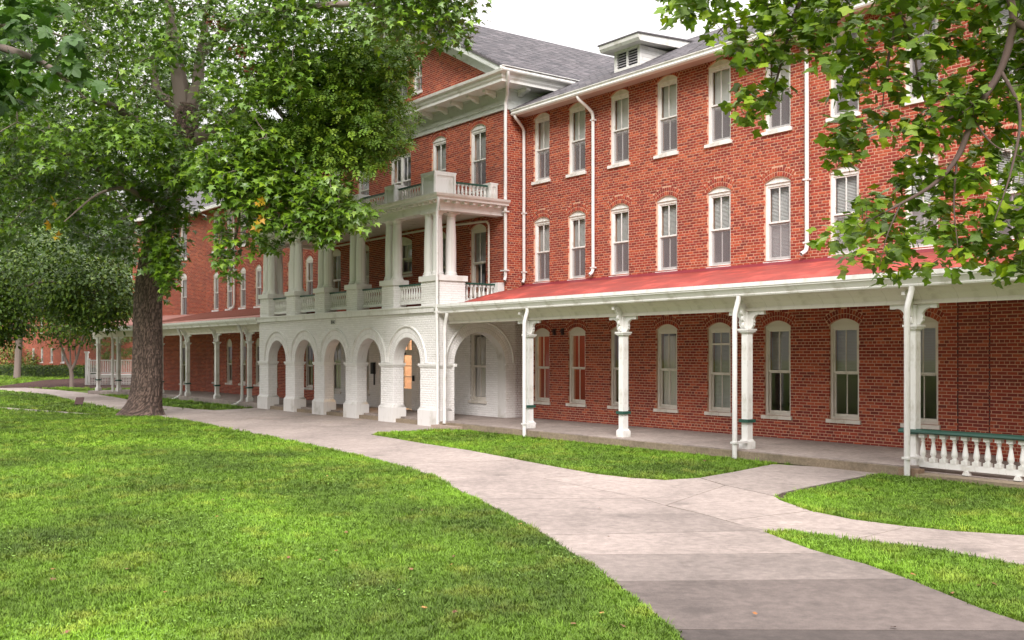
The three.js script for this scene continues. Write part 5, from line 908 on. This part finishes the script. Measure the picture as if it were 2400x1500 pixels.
{ // weed at the slab edge
  const W = thing('weed', 'small broad-leaved weed growing at the concrete porch edge', 'plant'), p = onY(1806, 1082, GY), list = [];
  for (let i = 0; i < 12; i++) { const a = rr(0, 6.3), q = p.clone().add(V(Math.cos(a) * 0.1, rr(0.06, 0.13), 0.03 + Math.sin(a) * 0.07)); list.push({ m: leafMatrix(q, V(Math.cos(a) * 0.4, 1, Math.sin(a) * 0.4), V(Math.cos(a), -0.2, Math.sin(a)), rr(0.09, 0.14)), c: 0, v: 1, size: 0.1 }); }
  mesh('stem', tube([p.clone().add(V(0, -0.01, 0.03)), p.clone().add(V(0.01, 0.06, 0.03)), p.clone().add(V(0, 0.1, 0.03))], [0.008, 0.006, 0.004], 6), std([0.08, 0.15, 0.03]), W); leafPieces(W, 'leaf', ovalLeaf, [[0.16, 0.3, 0.04]], list, 20, 0.5, 0.3);
}
// ------------------------------------------------------------------ grass
{
  const tuft = (nb, h, r) => { const P = []; for (let i = 0; i < nb; i++) { const a = rr(0, 6.283), b = rr(0, r), x = Math.cos(a) * b, z = Math.sin(a) * b, d = rr(0, 6.283), hh = h * rr(0.55, 1.15), l = hh * rr(0.3, 1.0), w = 0.0032 * rr(0.8, 1.5) * (h / 0.055), dx = Math.cos(d), dz = Math.sin(d), px_ = -dz * w, pz = dx * w;
    const A = [x - px_, 0, z - pz], B = [x + px_, 0, z + pz], mx = x + dx * l * 0.35, mz = z + dz * l * 0.35, C = [mx - px_ * 0.8, hh * 0.65, mz - pz * 0.8], E = [mx + px_ * 0.8, hh * 0.65, mz + pz * 0.8], T = [x + dx * l, hh, z + dz * l]; P.push(...A, ...B, ...E, ...A, ...E, ...C, ...C, ...E, ...T); }
    const g = new THREE.BufferGeometry(); g.setAttribute('position', new THREE.Float32BufferAttribute(P, 3)); g.computeVertexNormals(); return g; };
  const kinds = [tuft(16, 0.052, 0.045), tuft(14, 0.06, 0.05), tuft(18, 0.045, 0.05)];
  const bands = [[5.5, 11, 620, 1], [11, 17, 420, 1.05], [17, 26, 230, 1.2], [26, 42, 90, 1.7], [42, 75, 22, 2.6], [75, 125, 5, 4]];
  const boxes = paved.map((P) => [Math.min(...P.map((p) => p[0])), Math.max(...P.map((p) => p[0])), Math.min(...P.map((p) => p[1])), Math.max(...P.map((p) => p[1]))]);
  const M = kinds.map(() => []), m = new THREE.Matrix4(), qt = new THREE.Quaternion(), eu = new THREE.Euler();
  const A0 = 0.56, dirA = Math.atan2(VD.z, VD.x);
  for (const [d0, d1, dens, sc] of bands) {
    const n = Math.round(A0 * (d1 * d1 - d0 * d0) * dens);
    for (let i = 0; i < n; i++) {
      const R = Math.sqrt(rr(d0 * d0, d1 * d1)), a = dirA + rr(-A0, A0), x = CAM.x + Math.cos(a) * R, z = CAM.z + Math.sin(a) * R;
      if (z < 3.42 && x > 0 || (z < 3.5 && x <= 0 && x > -14) || (z < 3.45 && x <= -14 && x > -28.4) || (x <= -28.4 && x > -39 && z < 3.4 + (-28.4 - x) * 0.29)) continue;
      let hit = false; for (let k = 0; k < paved.length && !hit; k++) { const b = boxes[k]; if (x > b[0] && x < b[1] && z > b[2] && z < b[3] && inPoly(x, z, paved[k])) hit = true; } if (hit) continue;
      const f = fbm(x * 0.55, z * 0.55, 131, 4), t = fbm(x * 2.5, z * 2.5, 137, 3), s = sc * rr(0.8, 1.15) * (0.85 + 0.4 * t);
      eu.set(rr(-0.2, 0.2), rr(0, 6.283), rr(-0.2, 0.2)); qt.setFromEuler(eu); m.compose(V(x, GY - 0.004, z), qt, V(s, s * (sc > 1.5 ? 0.75 : 1) * rr(0.8, 1.2), s));
      const dry = Math.max(0, t - 0.55) * 1.8, k = rr(0.65, 1.25) * (0.2 + 1.6 * f); M[Math.floor(rnd() * 3)].push([m.clone(), [(0.13 + 0.19 * dry) * k, (0.24 + 0.11 * dry) * k, (0.01 + 0.03 * dry) * k]]);
    }
  }
  M.forEach((L, k) => { const im = new THREE.InstancedMesh(kinds[k], std(0xffffff, { roughness: 0.7, side: THREE.DoubleSide }), L.length); im.name = numbered('grass'); im.userData = { kind: 'stuff', label: ['short mown lawn grass beside the concrete walk', 'longer blades among the mown lawn grass', 'fine low blades of the mown lawn'][k], category: 'grass' }; const c = new THREE.Color(); L.forEach(([mm, cc], i) => { im.setMatrixAt(i, mm); im.setColorAt(i, c.setRGB(...cc)); }); scene.add(im); });
  // clover and plantain in patches
  { const L = []; for (let i = 0; i < 60000 && L.length < 9000; i++) { const R = Math.sqrt(rr(36, 520)), a = dirA + rr(-A0, A0), x = CAM.x + Math.cos(a) * R, z = CAM.z + Math.sin(a) * R; if (z < 3.5 || fbm(x * 0.9 + 31, z * 0.9, 161, 3) < 0.585 || paved.some((P) => inPoly(x, z, P))) continue; L.push([leafMatrix(V(x, GY + rr(0.025, 0.055), z), V(rr(-0.5, 0.5), 1, rr(-0.5, 0.5)), rv(), rr(0.022, 0.045)), rr(0.7, 1.3)]); }
    const im = new THREE.InstancedMesh(ovalLeaf, std(0xffffff, { side: THREE.DoubleSide, roughness: 0.6 }), L.length); im.name = 'clover'; im.userData = { kind: 'stuff', label: 'patches of small clover leaves in the mown lawn', category: 'clover' }; const c = new THREE.Color(); L.forEach(([mm, k], i) => { im.setMatrixAt(i, mm); im.setColorAt(i, c.setRGB(0.14 * k, 0.25 * k, 0.03 * k)); }); scene.add(im); }
  // fallen leaves
  const list = []; for (let i = 0; i < 80; i++) { const px = rr(0, 2400), py = rr(985, 1490), p = onY(px, py, GY + 0.045); if (paved.some((P) => inPoly(p.x, p.z, P)) && rnd() < 0.8) continue; if (p.z < 3.5) continue; list.push({ m: leafMatrix(p, V(rr(-0.4, 0.4), 1, rr(-0.4, 0.4)), rv(), rr(0.035, 0.075)), c: Math.floor(rnd() * 4), v: 1, size: 0.1 }); }
  const im = new THREE.InstancedMesh(mapleLeaf, std(0xffffff, { side: THREE.DoubleSide }), list.length); im.name = 'fallen_leaves'; im.userData = { kind: 'stuff', label: 'scattered small brown and orange fallen leaves on the lawn', category: 'leaves' }; const C = [[0.3, 0.12, 0.04], [0.16, 0.07, 0.04], [0.38, 0.2, 0.06], [0.22, 0.1, 0.05]], c = new THREE.Color(); list.forEach((p, i) => { im.setMatrixAt(i, p.m); im.setColorAt(i, c.setRGB(...C[p.c])); }); scene.add(im);
}
renderer.render(scene, camera);
